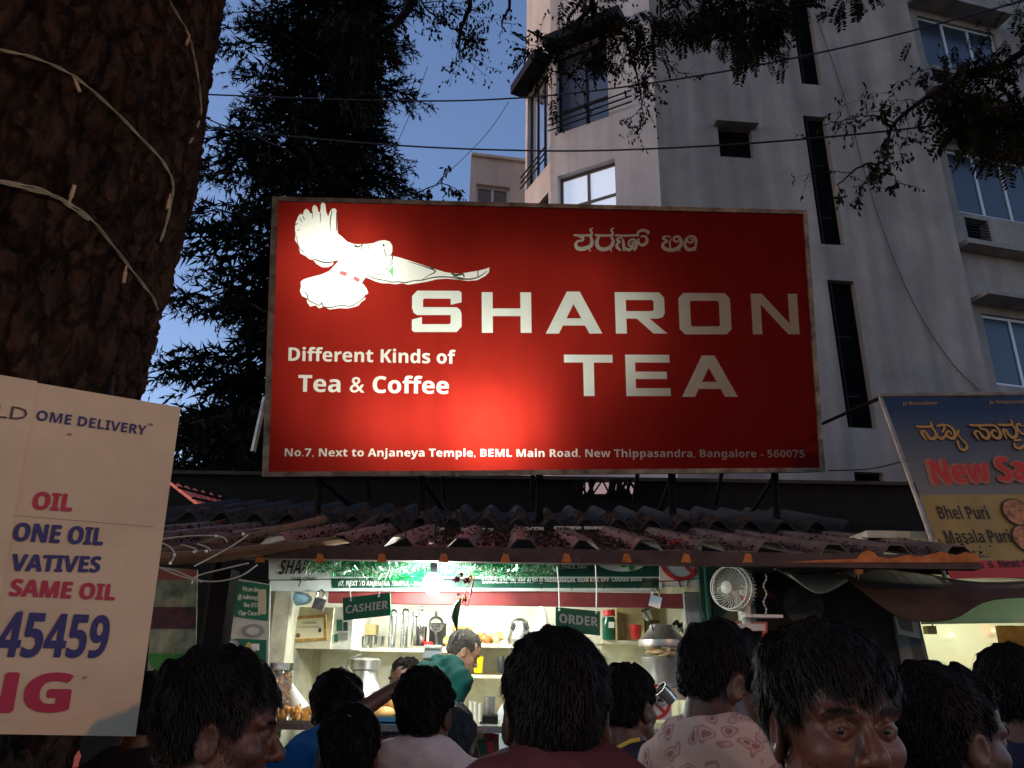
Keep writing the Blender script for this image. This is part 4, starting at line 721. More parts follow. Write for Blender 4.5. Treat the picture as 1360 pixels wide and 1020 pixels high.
# hanging word boards
def hang_sign(q, txt, ta, tb, cap, cords, label):
    pl = front(3.86); root = thing('hanging_sign', label, 'sign', P(q[0][0], q[0][1], 3.86), 'green word boards hung over the counter'); slab(pl, q, .018, 'green board', root, 'board', 0)
    letters(pl, txt, ta, tb, cap, 'silver print', root, .035, 0, .003)
    for a, b in cords: MB().tube([P(*a, 3.86), P((a[0]+b[0])/2+1, (a[1]+b[1])/2, 3.85), P(*b, 3.8)], .0035, 5).ball(P(a[0], a[1]+2, 3.855), .006, 8, 6).build('cord', 'white plastic', root)
mat('silver print', (.42, .5, .47), .5)
hang_sign(((456, 824), (519, 817), (518, 787), (455, 794)), 'CASHIER', (459, 815), (515, 808), 10.5, (((466, 795), (462, 772)), ((503, 790), (518, 750))), 'green board reading CASHIER, hung at a slant left of the bulb')
hang_sign(((738, 838), (797, 844), (797, 812), (738, 806)), 'ORDER', (743, 827), (794, 832), 12, (((743, 808), (740, 752)), ((792, 812), (791, 750))), 'green board reading ORDER, hung right of the bulb on two cords')
# tinsel garland
B = MB(); gl = []
path = [P(x, y, 4.05) for x, y in smooth_path([(408, 752), (450, 757), (500, 760), (540, 752), (560, 745), (600, 752), (640, 760), (680, 762), (720, 756), (742, 745)], 8)]
path2 = [P(x, y, 4.1) for x, y in smooth_path([(420, 748), (470, 752), (530, 766), (570, 762), (610, 748), (660, 752), (700, 758), (736, 752)], 8)]
for pth in (path, path2):
    for k in range(3400):
        i = random.randrange(len(pth)-1); p = pth[i].lerp(pth[i+1], random.random()); d = rv().normalized(); s_ = d.cross(rv()).normalized()*.0014; L = random.uniform(.02, .055); gl.append((p-s_, p+s_, p+d*L+s_*.6, p+d*L-s_*.6))
h_ = len(gl)//3; root = thing('tinsel_garland', 'green and silver tinsel garland looped over the banner', 'garland', path[20])
for nm, sel, mm in (('green_tinsel', gl[h_:], mat('green tinsel', (.02, .35, .10), .35, .3)), ('silver_tinsel', gl[:h_], mat('silver tinsel', (.6, .75, .65), .25, .7))):
    LV = np.array([[tuple(q) for q in t] for t in sel]).reshape(-1, 3); stuff(arr_mesh(nm, LV, np.arange(len(LV)).reshape(-1, 4), mm, root, False))
# chilli charm with flowers
ch = thing('flower_charm', 'charm of flowers, chilli and a long green leaf on a thread', 'charm', P(612, 760, 3.8)); MB().tube([P(614, 742, 3.78), P(613, 770, 3.8), P(608, 802, 3.8)], .002, 4).build('thread', 'white plastic', ch)
for (x, y, r, mm) in ((606, 768, .02, 'maroon petal'), (620, 771, .018, 'maroon petal'), (613, 763, .015, 'maroon petal'), (626, 766, .013, 'yellow petal'), (616, 796, .018, 'orange petal'), (609, 790, .012, 'pale petal')):
    mat(mm, {'m': (.12, .01, .03), 'y': (.6, .4, .02), 'o': (.5, .22, .02), 'p': (.6, .5, .45)}[mm[0]], .7); c = P(x, y, 3.79); B = MB(); B.ball(c, r*.5, 8, 6)
    for k in range(14): d = rv().normalized(); s_ = d.cross(rv()).normalized()*r*.4; B.add([c, c+d*r*.7+s_, c+d*r*1.2, c+d*r*.7-s_], [(0, 1, 2, 3)])
    B.build('flower', mm, ch)
a = [P(612, 795, 3.8), P(607, 805, 3.79), P(604, 820, 3.79), P(607, 838, 3.8)]; MB().tube(a, [.004, .016, .017, .002], 8).build('leaf', mat('chilli green', (.01, .07, .03), .35), ch, True); MB().tube([P(630, 765, 3.8), P(626, 785, 3.79), P(621, 806, 3.8)], [.003, .005, .001], 6).tube([P(624, 770, 3.8), P(617, 790, 3.79), P(618, 812, 3.8)], [.002, .004, .001], 6).build('chilli', 'red plastic', ch, True)
# fairy wire with clips along the banner
fw_ = thing('clip_wire', 'thin dark wire with small clips strung across the stall front', 'wire', P(560, 776, 4.0)); pts = [P(x, y, 4.12) for x, y in smooth_path([(140, 762), (200, 770), (280, 771), (400, 770), (520, 768), (640, 771), (760, 774), (880, 772), (930, 768), (1000, 764), (1060, 752), (1140, 748)], 6)]
B = MB().tube(pts, .0028, 5)
for i in range(4, len(pts)-1, 2): B.tube([pts[i], pts[i]+Vector((random.uniform(-.01, .01), 0, -.035))], .003, 4)
B.build('wire', 'cable', fw_)
ww = thing('tangled_wire', 'loose pale wires looping across the awning end at left', 'wire', P(250, 760, 3.6))
for pl_ in ([(190, 752), (230, 757), (262, 770), (290, 772), (320, 765), (342, 750)], [(205, 748), (215, 755), (240, 765), (268, 773)], [(255, 775), (262, 765), (300, 755), (330, 748)], [(216, 721), (228, 728), (232, 738), (226, 748)], [(240, 723), (258, 728), (262, 733)], [(262, 722), (276, 727), (280, 732)], [(200, 718), (250, 712), (292, 712), (302, 720)], [(258, 752), (285, 738), (310, 724), (330, 710)]):
    MB().tube([P(x, y, 3.58) for x, y in smooth_path(pl_, 4)], .0035, 5).build('strand', mat('pale wire', (.4, .42, .38), .5), ww, True)
mat('tiny bulb', (.7, .75, .72), .2)
for (x, y) in ((232, 737), (226, 748), (258, 733), (274, 732), (323, 709), (287, 712)): MB().ball(P(x, y, 3.56), .007, 8, 6).build('bulb', 'tiny bulb', ww)
# ---- posters at the left
plp = front(4.0); po = thing('tea_poster', 'glossy white poster with cups and green text block beside the post', 'poster', P(320, 830, 4.0)); mat('poster white', (.5, .53, .48), .35, var=.2, scale=4); mat('poster green', (.02, .14, .08), .4)
slab(plp, ((279, 900), (356, 900), (359, 776), (286, 763)), .01, 'poster white', po, 'sheet'); shape(plp, [pxpoly(plp, [(313, 771), (358, 777), (356, 825), (311, 819)])], 'poster green', po, .002, 'text_block')
for i, (t, xa, xb) in enumerate((('We are also', 322, 344), ('@ Indiranagar', 316, 346), ('Near RTO', 324, 342), ('Opp Canara', 317, 345))): letters(plp, t, (xa, 785+10.5*i), (xb, 786+10.5*i), 6, 'white print', po, .01, 0, .004)
letters(plp, 'SHARON', (290, 799), (308, 800), 9, 'black print', po, .02, 0, .004); shape(plp, stroke([plp.hit(*q) for q in ((298, 775), (302, 780), (298, 785), (303, 788))], .008), 'black print', po, .004, 'swirl_print')
shape(plp, [disc(plp, 305, 880, 16, 18)], mat('poster pink', (.42, .36, .32), .4), po, .002, 'cup_print'); shape(plp, [disc(plp, 303, 856, 15, 8)], mat('poster grey', (.25, .26, .24), .4), po, .003, 'cup_print'); shape(plp, [disc(plp, 303, 856, 11, 5)], 'poster white', po, .004, 'cup_print')
shape(plp, [pxpoly(plp, [(312, 848), (354, 850), (353, 899), (311, 899)])], 'poster green', po, .0015, 'text_block'); shape(plp, [disc(plp, 336, 838, 15, 9)], 'poster grey', po, .002, 'cup_print'); shape(plp, [disc(plp, 336, 838, 9, 5)], 'poster white', po, .003, 'cup_print')
shape(plp, [pxpoly(plp, [(315, 893), (319, 872), (323, 860), (331, 852), (338, 860), (341, 872), (344, 893)])], mat('poster yellow', (.55, .42, .12), .4), po, .004, 'offer_print'); letters(plp, 'AFTERNOON', (319, 884), (342, 884), 3.5, 'rust', po, .01, 0, .006); letters(plp, 'SPECIAL TEA', (318, 891), (343, 891), 3.5, 'rust', po, .01, 0, .006)
patch(plp, 343, 783, 354, 816, mat('paper', (.45, .42, .3), .8), po, .006, 'pasted_slip'); patch(plp, 311, 857, 319, 865, 'white print', po, .006, 'tag'); patch(plp, 334, 855, 345, 864, 'white print', po, .006, 'tag')
pl2 = front(4.05); pg = thing('green_cup_poster', 'faded poster with a green bowl left of the dark post', 'poster', P(230, 830, 4.05)); mat('faded print', (.22, .26, .17), .5, var=.7, scale=9)
slab(pl2, ((195, 903), (259, 903), (262, 757), (205, 752)), .01, 'faded print', pg, 'sheet'); patch(pl2, 196, 806, 260, 835, mat('plum print', (.10, .02, .03), .5, col2=(.01, .008, .01), scale=22), pg, .002); shape(pl2, [[p for p in disc(pl2, 227, 868, 30, 26) if p[1] < pl2.hit(227, 862)[1]]], mat('bowl green', (.04, .22, .04), .4, var=.4, scale=8), pg, .003, 'bowl_print'); patch(pl2, 203, 757, 262, 770, mat('pinkred print', (.30, .06, .05), .5), pg, .002)
# ---- cabinet with certificate
cb_ = thing('wall_cabinet', 'white wall cabinet carrying the framed certificate', 'cabinet', P(420, 862, 4.75)); Yc = 4.75
boxpx(380, 806, 441, 861, Yc, .62, 'cream shelf', cb_, 'body'); boxpx(441, 806, 468, 862, Yc+.02, .6, mat('sticker white', (.6, .62, .55), .5, var=.25, scale=20), cb_, 'side_door')
pc = front(Yc-.002)
for (x0, y0, x1, y1, mm) in ((447, 823, 455, 838, 'poster green'), (449, 840, 462, 850, 'poster grey'), (456, 826, 462, 838, 'sticker dark'), (444, 842, 449, 853, 'poster green')): mat('sticker dark', (.03, .05, .05), .5); patch(pc, x0, y0, x1, y1, mm, cb_, .004, 'sticker')
ce = thing('certificate', 'framed certificate with ornate golden border on the cabinet', 'certificate', P(410, 835, 4.74)); pc = front(4.73); slab(pc, ((386, 853), (434, 850), (433, 816), (387, 819)), .015, mat('golden border', (.42, .24, .05), .5, var=.5, scale=60), ce, 'border'); shape(pc, [pxpoly(pc, [(390, 849), (430, 847), (430, 820), (390, 823)])], mat('certificate paper', (.62, .56, .38), .7), ce, .002, 'paper')
letters(pc, 'Certificate', (401, 829), (420, 828), 3, 'black print', ce, .0, 0, .004); letters(pc, 'of food safety training', (396, 834), (424, 833), 2, 'black print', ce, .0, 0, .004)
shape(pc, [disc(pc, 396, 844, 3, 3)], 'rust', ce, .004, 'seal'); shape(pc, [disc(pc, 425, 837, 2, 3)], 'black print', ce, .004, 'seal')
mat('blue cloth', (.16, .27, .34), .8, var=.3); bgm = MB(); c, w_, h = ext(374, 786, 414, 804, 4.35); bgm.ball(c, (w_/2, .12, h/2), 14, 8); bg_ = bgm.build('blue_bundle', 'blue cloth', None, True); tag(bg_, 'pale blue bundle stuffed above the certificate cabinet', 'bundle')
def padlock(px_, py_, s, label):
    r = thing('padlock', label, 'padlock', P(px_, py_, 4.16), 'padlocks hanging from the fascia'); c = P(px_, py_, 4.16); MB().box(c, (.036*s, .016, .034*s), Matrix.Rotation(.25, 3, 'Y')).build('body', 'steel', r); t = c+Vector((.004, 0, .016*s)); MB().tube([t+Vector((-.012*s, 0, 0)), t+Vector((-.011*s, 0, .018*s)), t+Vector((0, 0, .026*s)), t+Vector((.011*s, 0, .018*s)), t+Vector((.012*s, 0, 0))], .003*s, 6).build('shackle', 'steel', r, True)
padlock(424, 802, 1.7, 'steel padlock hanging beside the blue bundle at left'); padlock(870, 799, 1.7, 'steel padlock hanging near the right end of the fascia')
# ---- shelf goods.  lathe() helper placed by pixel box (x0,x1,top,bottom) at distance Y
def pot(name, x0, x1, yt, yb, Y, prof, mt, label, cat, group=None, parent=None, smooth=True):
    b = P((x0+x1)/2, yb, Y); h = P((x0+x1)/2, yt, Y).z-b.z; r = (P(x1, yb, Y)-P(x0, yb, Y)).x/2; B = MB().lathe([(q*r, t*h) for q, t in prof], b, 20); o = B.build(name, mt, parent, smooth)
    if not parent: tag(o, label, cat, group)
    return o
CYL = [(.96, 0), (1, .02), (1, .97), (1.04, .98), (1.04, 1), (.92, 1), (.9, .1)]; TUM = [(.78, 0), (.8, .02), (1, .98), (1.02, 1), (.93, 1), (.74, .06)]; JAR = [(.9, 0), (1, .05), (1, .75), (.85, .85), (.85, .87)]
names = ['first', 'second', 'third', 'fourth']
for i in range(4): pot('steel_tumbler', 474+9.3*i, 482.5+9.3*i, 845, 860, 5.12, TUM, 'steel', '%s steel tumbler from the left in the shelf row under the box' % names[i], 'tumbler', 'steel tumblers in a row')
o = boxpx(476, 829, 499, 843, 5.2, .12, 'cardboard', None, 'carton'); tag(o, 'small buff carton standing behind the steel tumblers', 'carton')
for i, (x0, x1, yt, lb) in enumerate(((515, 525, 809, 'tall thin steel flask, left of two beside the CASHIER board'), (531, 541, 808, 'tall thin steel flask, right of two beside the CASHIER board'))): pot('steel_flask', x0, x1, yt, 860, 5.14, [(1, 0), (1, .9), (.8, .97), (.4, 1)], 'steel', lb, 'flask')
pot('steel_canister', 545, 566, 832, 858, 5.12, CYL, 'steel', 'wide steel canister between flasks and strainer', 'canister')
us = thing('utensil_bundle', 'spoons and ladles standing in the wide steel canister', 'utensils', P(555, 832, 5.12))
for k in range(7):
    x = 549+k*2.3; t = (x+random.uniform(-4, 4), 812+random.uniform(-4, 6)); B = MB().tube([P(x, 838, 5.12+random.uniform(-.02, .02)), P(*t, 5.13)], .004, 5); B.ball(P(*t, 5.13), (.012, .004, .018), 8, 6); B.build('spoon', 'steel', us, True)
st = thing('tea_strainer', 'round wire strainer hung upright in front of a dark tin', 'strainer', P(579, 857, 5.05)); c = P(579, 829, 5.06); k_ = [c+Vector((math.cos(a)*.042, 0, math.sin(a)*.042)) for a in np.linspace(0, 6.283, 20)]; MB().tube(k_, .007, 6, False).build('rim', 'steel', st, True); MB().tube([c+Vector((0, 0, -.042)), P(580, 858, 5.06)], .008, 6).tube([c+Vector((0, 0, .042)), P(579, 812, 5.06)], .01, 6).build('handle', 'steel', st, True)
B = MB()
for k in range(9): a = -.036+.009*k; q = math.sqrt(max(0, .04**2-a*a)); B.tube([c+Vector((a, .005, -q)), c+Vector((a, .005, q))], .0012, 3).tube([c+Vector((-q, .007, a)), c+Vector((q, .007, a))], .0012, 3)
B.build('mesh', 'dull steel', st); pot('dark_tin', 569, 592, 828, 858, 5.16, CYL, mat('dark tin', (.04, .04, .045), .4, .4), 'dark tin standing behind the strainer', 'tin'); pot('red_lid_box', 563, 575, 852, 859, 5.08, [(1, 0), (1, .8), (.6, 1)], 'red plastic', 'small red lid at the foot of the strainer', 'lid')
mat('orange packet', (.62, .30, .05), .35, var=.4, scale=30, bump=.5); mat('yellow packet', (.68, .5, .12), .35, var=.4, scale=30, bump=.5); mat('brown packet', (.35, .14, .04), .35, var=.5, scale=25)
def packet(x0, y0, x1, y1, mm, lb, rot=0):
    c, w_, h = ext(x0, y0, x1, y1, 5.15); B = MB(); n = 8; vs = []; fs = []
    for sgn in (1, -1):
        for i in range(n+1):
            for j in range(n+1):
                u, v = i/n*2-1, j/n*2-1; t = .035*max(0, (1-u**4)*(1-v**4))**.6*(1+.25*math.sin(5*u+3*v)); vs.append(c+Matrix.Rotation(rot, 3, 'Y') @ Vector((u*w_/2, -sgn*t, v*h/2)))
        o_ = (0 if sgn > 0 else (n+1)**2)
        for i in range(n):
            for j in range(n): a = o_+i*(n+1)+j; fs.append((a, a+n+1, a+n+2, a+1) if sgn > 0 else (a, a+1, a+n+2, a+n+1))
    B.add(vs, fs); tag(B.build('snack_packet', mm, None, True), lb, 'packet', 'bright snack packets on the upper shelf')
packet(586, 845, 612, 857, 'yellow packet', 'flat yellow packet lying lowest by the strainer'); packet(601, 832, 627, 846, 'orange packet', 'orange packet under the green chilli charm', .1); packet(606, 842, 640, 856, 'orange packet', 'long orange packet behind the bent man\'s head', -.1); packet(638, 843, 655, 855, 'brown packet', 'brown and orange packet leaning right of the bent man', .5); packet(652, 840, 668, 853, 'yellow packet', 'small crumpled yellow packet at the right end', -.4)
pot('glass_jar', 655, 664, 843, 855, 5.1, JAR, mat('jar glass', (.5, .42, .3), .1, trans=.4), 'small tan glass jar at the end of the packets', 'jar')
gr_ = thing('grinder', 'grey mixer grinder with two ears half hidden by a head', 'grinder', P(690, 855, 5.15)); MB().lathe([(.07, 0), (.08, .03), (.06, .09), (.055, .14), (.02, .16)], P(690, 856, 5.15), 18).build('body', 'dull steel', gr_, True); MB().box(P(681, 832, 5.1), (.02, .02, .04), Matrix.Rotation(.5, 3, 'Y')).box(P(700, 832, 5.1), (.02, .02, .04), Matrix.Rotation(-.5, 3, 'Y')).build('ear', 'dark tin', gr_)
B = MB(); c = P(719, 852, 5.12); B.lathe([(.03, 0), (.055, .02), (.058, .1), (.045, .17), (.02, .22), (.035, .245), (.0, .25)], c, 14, None, .75, .7); o = B.build('white_bag', 'white plastic', None, True); tag(o, 'white knotted plastic bag standing on the upper shelf', 'bag')
# things between ORDER board and right wall
gj = thing('green_jar', 'dark green jar with red screw lid beside the ORDER board', 'jar', P(809, 850, 5.1)); pot('body', 800, 818, 815, 850, 5.1, JAR, mat('green glass', (.01, .09, .05), .15, var=.3), '', '', parent=gj); pot('lid', 801, 817, 810, 818, 5.1, [(1, 0), (1, 1)], 'red plastic', '', '', parent=gj); pj = front(5.0); patch(pj, 808, 826, 816, 834, 'white print', gj, 0, 'label')
o = boxpx(820, 804, 856, 850, 5.14, .25, 'cardboard', None, 'cardboard_box'); tag(o, 'tall buff cardboard box right of the green jar', 'box'); o = boxpx(858, 808, 908, 850, 5.2, .2, mat('old carton', (.33, .28, .14), .8, var=.3), None, 'cardboard_box'); tag(o, 'wide yellowed cardboard box at the right end of the shelf', 'box')
for i, (dx, lb) in enumerate(((0, 'lowest'), (1, 'middle'), (2, 'topmost'))): pot('red_cup', 838-dx*.7, 851+dx*.5, 842-6*i, 849-5*i, 5.08, [(.75, 0), (1, .95), (1.05, 1), (.9, 1)], 'red plastic', '%s red plastic cup of the small stack in front of the box' % lb, 'cup', 'stack of red cups')
pot('small_bottle', 852, 857, 830, 849, 5.07, [(1, 0), (1, .6), (.5, .8), (.5, 1)], mat('pale bottle', (.6, .6, .3), .4), 'tiny pale bottle beside the red cups', 'bottle')
def mug(px_, py_, r, L, ax, lb, Y=4.5):
    root = thing('steel_mug', lb, 'mug', P(px_, py_, Y), 'steel mugs hung on hooks'); a = Vector(ax).normalized(); MB().lathe([(r*.8, 0), (r, L*.95), (r*1.06, L), (r*.93, L), (r*.75, .004)], P(px_, py_, Y), 18, a).build('body', 'steel', root, True); s_ = a.cross(Vector((0, 1, 0))).normalized(); c = P(px_, py_, Y)+a*L*.5; MB().tube([c+s_*r*.9-a*L*.25, c+s_*r*1.7-a*L*.2, c+s_*r*1.7+a*L*.2, c+s_*r*.9+a*L*.25], .004, 6).build('handle', 'steel', root, True)
mug(862, 822, .026, .055, (-.4, -.3, .9), 'small steel mug dangling below the right padlock'); mug(917, 848, .03, .09, (-.55, -.3, .8), 'larger steel mug hung slanting on the right pilaster'); mug(904, 836, .022, .05, (-.5, -.3, .5), 'small steel mug hung behind the larger slanting one')
mug(893, 930, .036, .08, (-.7, -.2, .6), 'steel milk jug hung over the counter edge right of the pot', 3.9); mug(905, 918, .024, .06, (.6, -.2, .7), 'narrow steel cup beside the hung milk jug', 3.9)
# lower shelf things
o = pot('yellow_jug', 628, 642, 872, 894, 5.1, TUM, mat('yellow plastic', (.7, .58, .01), .4), 'bright yellow plastic jug on the lower shelf', 'jug'); pot('dark_jar', 660, 670, 868, 894, 5.1, JAR, 'dark tin', 'small dark jar with pale label on the lower shelf', 'jar')
sc_ = thing('weighing_scale', 'grey weighing scale behind the bent man', 'scale', P(575, 873, 4.95)); c, w_, h = ext(563, 861, 588, 874, 4.95); MB().add([c+Vector((x*w_/2*(.8 if z > 0 else 1), y*.08*(.8 if z > 0 else 1), z*h/2)) for x in (-1, 1) for y in (-1, 1) for z in (-1, 1)], [(0,1,3,2),(4,6,7,5),(0,4,5,1),(2,3,7,6),(0,2,6,4),(1,5,7,3)]).build('body', mat('grey enamel', (.06, .07, .08), .4), sc_); MB().box(c+Vector((0, 0, h/2+.012)), (w_*.9, .15, .012)).build('pan', 'dull steel', sc_)
MB().box(c+Vector((0, .05, -.3)), (.12, .1, .6-h)).build('stand', 'dull steel', sc_)
# milk can
mc = thing('milk_can', 'big aluminium milk can on the back counter behind the curly head', 'milk can', P(478, 925, 4.8)); b = P(480, 958, 4.8); s_ = .0042*1.02
MB().lathe([(.10, 0), (.12, .02), (.12, .16), (.105, .19), (.075, .235), (.072, .27), (.085, .28), (.085, .33), (.07, .34), (.0, .345)], b, 24).build('body', 'aluminium', mc, True); MB().tube([b+Vector((-.08, 0, .24)), b+Vector((-.12, 0, .27)), b+Vector((-.1, 0, .33)), b+Vector((-.03, 0, .36))], .006, 6).build('handle', 'dull steel', mc, True)
MB().box(b+Vector((0, .05, -.2)), (.4, .3, .4)).build('stand', 'dull steel', mc)
# snack jar and fried snacks at the left
sj = thing('snack_jar', 'glass jar of fried snacks with steel rim at the left end', 'jar', P(366, 962, 4.1)); b = P(358, 963, 4.1); MB().lathe([(.07, 0), (.085, .01), (.085, .22), (.075, .25)], b, 24).build('glass', mat('clear glass', (.9, .9, .85), .05, trans=.95), sj, True); MB().lathe([(.08, .25), (.088, .252), (.088, .285), (.0, .29)], b, 24).build('lid', 'steel', sj, True)
mat('fried', (.55, .26, .05), .6, var=.45, scale=25, bump=.4); B = MB()
for k in range(130):
    a = random.random()*6.28; r = .075*math.sqrt(random.random()); B.ball(b+Vector((r*math.cos(a), r*math.sin(a), .012+random.random()*.22)), (.017, .009, .008), 6, 4, Matrix.Rotation(random.random()*3, 3, rv().normalized()))
stuff(B.build('snacks', 'fried', sj, True))
ft = thing('snack_tray', 'steel tray heaped with fried snacks beside the jar', 'tray', P(385, 963, 4.1)); c = P(390, 962, 4.1); MB().box(c+Vector((.0, .02, .012)), (.34, .26, .024)).build('tray', 'steel', ft)
for k in range(26):
    p = c+Vector((random.uniform(-.13, .08), random.uniform(-.09, .08), .035+random.random()*.035)); o = MB().ball(p, (random.uniform(.022, .034), .016, .014), 8, 6, Matrix.Rotation(random.random()*3, 3, rv().normalized())).build('fried_snack', 'fried', None, True); tag(o, 'golden fried snack in the heap beside the jar', 'snack', 'fried snacks heaped on the tray')
for i, (x, y, lb) in enumerate(((395, 950, 'dark brown samosa standing on end among the fried snacks'), (405, 952, 'light samosa leaning right of the dark brown one'))):
    b2 = P(x, y+9, 4.05); r = .03; o = MB().add([b2+Vector((-r, -r*.6, 0)), b2+Vector((r, -r*.6, 0)), b2+Vector((0, r, 0)), b2+Vector((.2*r, 0, .085))], [(0, 1, 3), (1, 2, 3), (2, 0, 3), (2, 1, 0)]).build('samosa', ['rust', 'fried'][i]); tag(o, lb, 'samosa')
o = MB().lathe([(.05, 0), (.052, .005), (.004, .16)], P(398, 944, 4.15), 14, (-.45, 0, .9)).build('paper_cone', mat('paper white', (.7, .7, .66), .8), None, True); tag(o, 'white paper cone slanting over the fried snacks', 'paper cone')
ld_ = thing('ladle', 'ladle with black handle hung against the cream wall', 'ladle', P(405, 905, 5.3)); MB().tube([P(402, 893, 5.3), P(408, 918, 5.28)], [.012, .008], 6).build('handle', 'black iron', ld_); MB().ball(P(411, 928, 5.26), (.02, .012, .035)).build('bowl', 'steel', ld_, True)
sk = thing('wall_socket', 'white socket with black plug on a conduit by the left pilaster', 'socket', P(384, 866, 4.9)); boxpx(379, 861, 388, 869, 5.0, .03, 'white plastic', sk, 'box'); boxpx(381, 869, 386, 877, 4.98, .04, 'black iron', sk, 'plug'); boxpx(380, 885, 396, 889, 5.0, .03, 'black iron', sk, 'bracket'); MB().tube([P(384, 876, 4.98), P(380, 905, 4.99), P(386, 940, 4.98)], .004, 5).build('lead', 'cable', sk); boxpx(369, 780, 375, 860, 4.24, .04, 'cream shelf', sk, 'conduit')
# tray of buns
bu = thing('bun_tray', 'blue plastic tray full of golden buns on the counter', 'tray', P(515, 962, 4.12)); c = P(512, 961, 4.12); MB().box(c+Vector((0, 0, .008)), (.36, .24, .016)).box(c+Vector((0, -.115, .022)), (.36, .01, .03)).box(c+Vector((0, .115, .022)), (.36, .01, .03)).build('tray', mat('blue plastic', (.02, .12, .24), .4), bu)
mat('bun', (.62, .36, .12), .55, var=.4, scale=12, bump=.15); bl = ['front left', 'front middle', 'front right', 'back left', 'back middle', 'back right', 'top left', 'top right']
for i, (dx, dy, dz_) in enumerate(((-.11, -.06, 0), (0, -.06, 0), (.11, -.06, 0), (-.1, .05, 0), (0, .05, 0), (.1, .05, 0), (-.045, 0, .048), (.05, 0, .045))):
    o = MB().ball(c+Vector((dx, dy, .046+dz_)), (.056, .048, .034), 14, 9, Matrix.Rotation(random.uniform(-.2, .2), 3, 'Y')).build('bun', 'bun', None, True); tag(o, 'golden round bun, %s one in the blue tray' % bl[i], 'bun', 'golden buns in the blue tray')
# cups, canister, scales on counter
for i in range(3): pot('paper_cup', 622+i*6, 629+i*6, 931+i*2, 958, 4.15, [(.8, 0), (1, .97), (1.06, 1), (.9, 1)], mat('cup white', (.62, .62, .5), .6, var=.15, scale=30), '%s stack of white paper cups before the bent man' % ('left', 'middle', 'right')[i], 'cups', 'white paper cup stacks')
pot('steel_canister', 642, 657, 925, 956, 4.25, CYL, 'dull steel', 'dull steel canister on the counter right of the paper cups', 'canister'); o = boxpx(637, 951, 661, 960, 4.15, .16, 'black iron', None, 'hot_plate'); tag(o, 'flat black hot plate under the dull steel canister', 'hot plate')
# dumpling steamer pot with lid at the right
pt = thing('steamer_pot', 'dented aluminium pot with lid propped over pale flat breads', 'pot', P(884, 912, 4.2)); b = P(883, 912, 4.2); kx = (P(912, 880, 4.2)-P(855, 880, 4.2)).x/2
MB().lathe([(kx*.82, 0), (kx*.9, .02), (kx*1.0, .13), (kx*1.06, .14), (kx*.95, .14), (kx*.8, .02)], b, 28).build('body', 'aluminium', pt, True); MB().lathe([(kx*1.12, .19), (kx*1.14, .2), (kx*1.12, .225), (kx*.9, .245), (kx*.62, .28), (kx*.55, .30), (kx*.5, .3), (0, .305)], b, 28).build('lid', 'aluminium', pt, True)
MB().tube([b+Vector((-kx*.5, -.05, .27)), b+Vector((-kx*.6, -.06, .31)), b+Vector((-kx*.2, -.06, .315))], .004, 6).build('handle', 'black iron', pt); 
for k in range(16):
    a_ = math.pi+random.random()*math.pi; o = MB().ball(b+Vector((math.cos(a_)*kx*.85, math.sin(a_)*kx*.75, .150+random.random()*.045)), (.04, .03, .012), 12, 6, Matrix.Rotation(random.uniform(-.5, .5), 3, rv().normalized())).build('flat_bread', mat('dough', (.5, .38, .2), .7, var=.4, scale=20), None, True); tag(o, 'pale folded flat bread stuffed under the pot lid', 'flat bread', 'flat breads in the pot')
MB().box(b+Vector((0, .02, -.03)), (.5, .3, .055)).build('stand', 'dull steel', pt)
tb_ = thing('plastic_tub', 'cream plastic tub with white lid behind the boy\'s head', 'tub', P(832, 930, 4.9)); pot('body', 823, 841, 897, 930, 4.9, CYL, 'cream shelf', '', '', parent=tb_); pot('lid', 825, 839, 891, 897, 4.9, [(1, 0), (1, 1)], 'white plastic', '', '', parent=tb_)
# things seen through the counter glass
B = MB(); 
for k in range(40):
    x = random.uniform(440, 660); o = MB().box(P(x, random.uniform(985, 1010), 4.2)+Vector((0, random.uniform(-.05, .08), 0)), (random.uniform(.03, .07), .02, random.uniform(.06, .1)), Matrix.Rotation(random.uniform(-.4, .4), 3, 'Y')); B.v += [tuple(q) for q in []]; q = o.build('sweet_packet', random.choice(['red plastic', 'white print', 'brown packet', 'poster green']), None); tag(q, 'small bright sweet packet behind the counter glass', 'packet', 'sweet packets inside the counter')
# ---- fan
fn = thing('wall_fan', 'white wall fan with round cage and red collar at the right', 'fan', P(975, 800, 3.9)); fc = P(972, 781, 3.92); ax = Vector((-.72, -.69, 0)).normalized(); q_ = Vector((0, 0, 1)).rotation_difference(ax); R3 = q_.to_matrix(); fr_ = .108
mat('fan plastic', (.55, .55, .5), .4, var=.15); B = MB()
for r in (1.0, .93): B.tube([fc+R3 @ Vector((math.cos(a)*fr_*r, math.sin(a)*fr_*r, .03 if r < 1 else .0)) for a in np.linspace(0, 6.2832, 33)], .004, 5, False)
for k in range(36):
    a = k*math.pi/18; B.tube([fc+R3 @ Vector((math.cos(a+t*.9)*fr_*(1-t*.8), math.sin(a+t*.9)*fr_*(1-t*.8), .045*t+.0)) for t in np.linspace(0, 1, 7)], .0022, 4, False)
for k in range(36):
    a = k*math.pi/18; B.tube([fc+R3 @ Vector((math.cos(a)*fr_*q, math.sin(a)*fr_*q, z_)) for q, z_ in ((1, 0), (.98, -.05), (.7, -.075), (.4, -.08))], .0022, 4, False)
B.lathe([(.028, 0), (.03, .008), (.0, .012)], fc+ax*.043, 16, ax); B.build('cage', 'fan plastic', fn, True); B = MB()
for k in range(3):
    a = k*2.094; B.add([fc+R3 @ Vector((math.cos(a+d)*fr_*r, math.sin(a+d)*fr_*r, h)) for d, r, h in ((-.2, .2, -.03), (-.5, .85, -.045), (.3, .88, -.01), (.35, .2, -.015))], [(0, 1, 2, 3)])
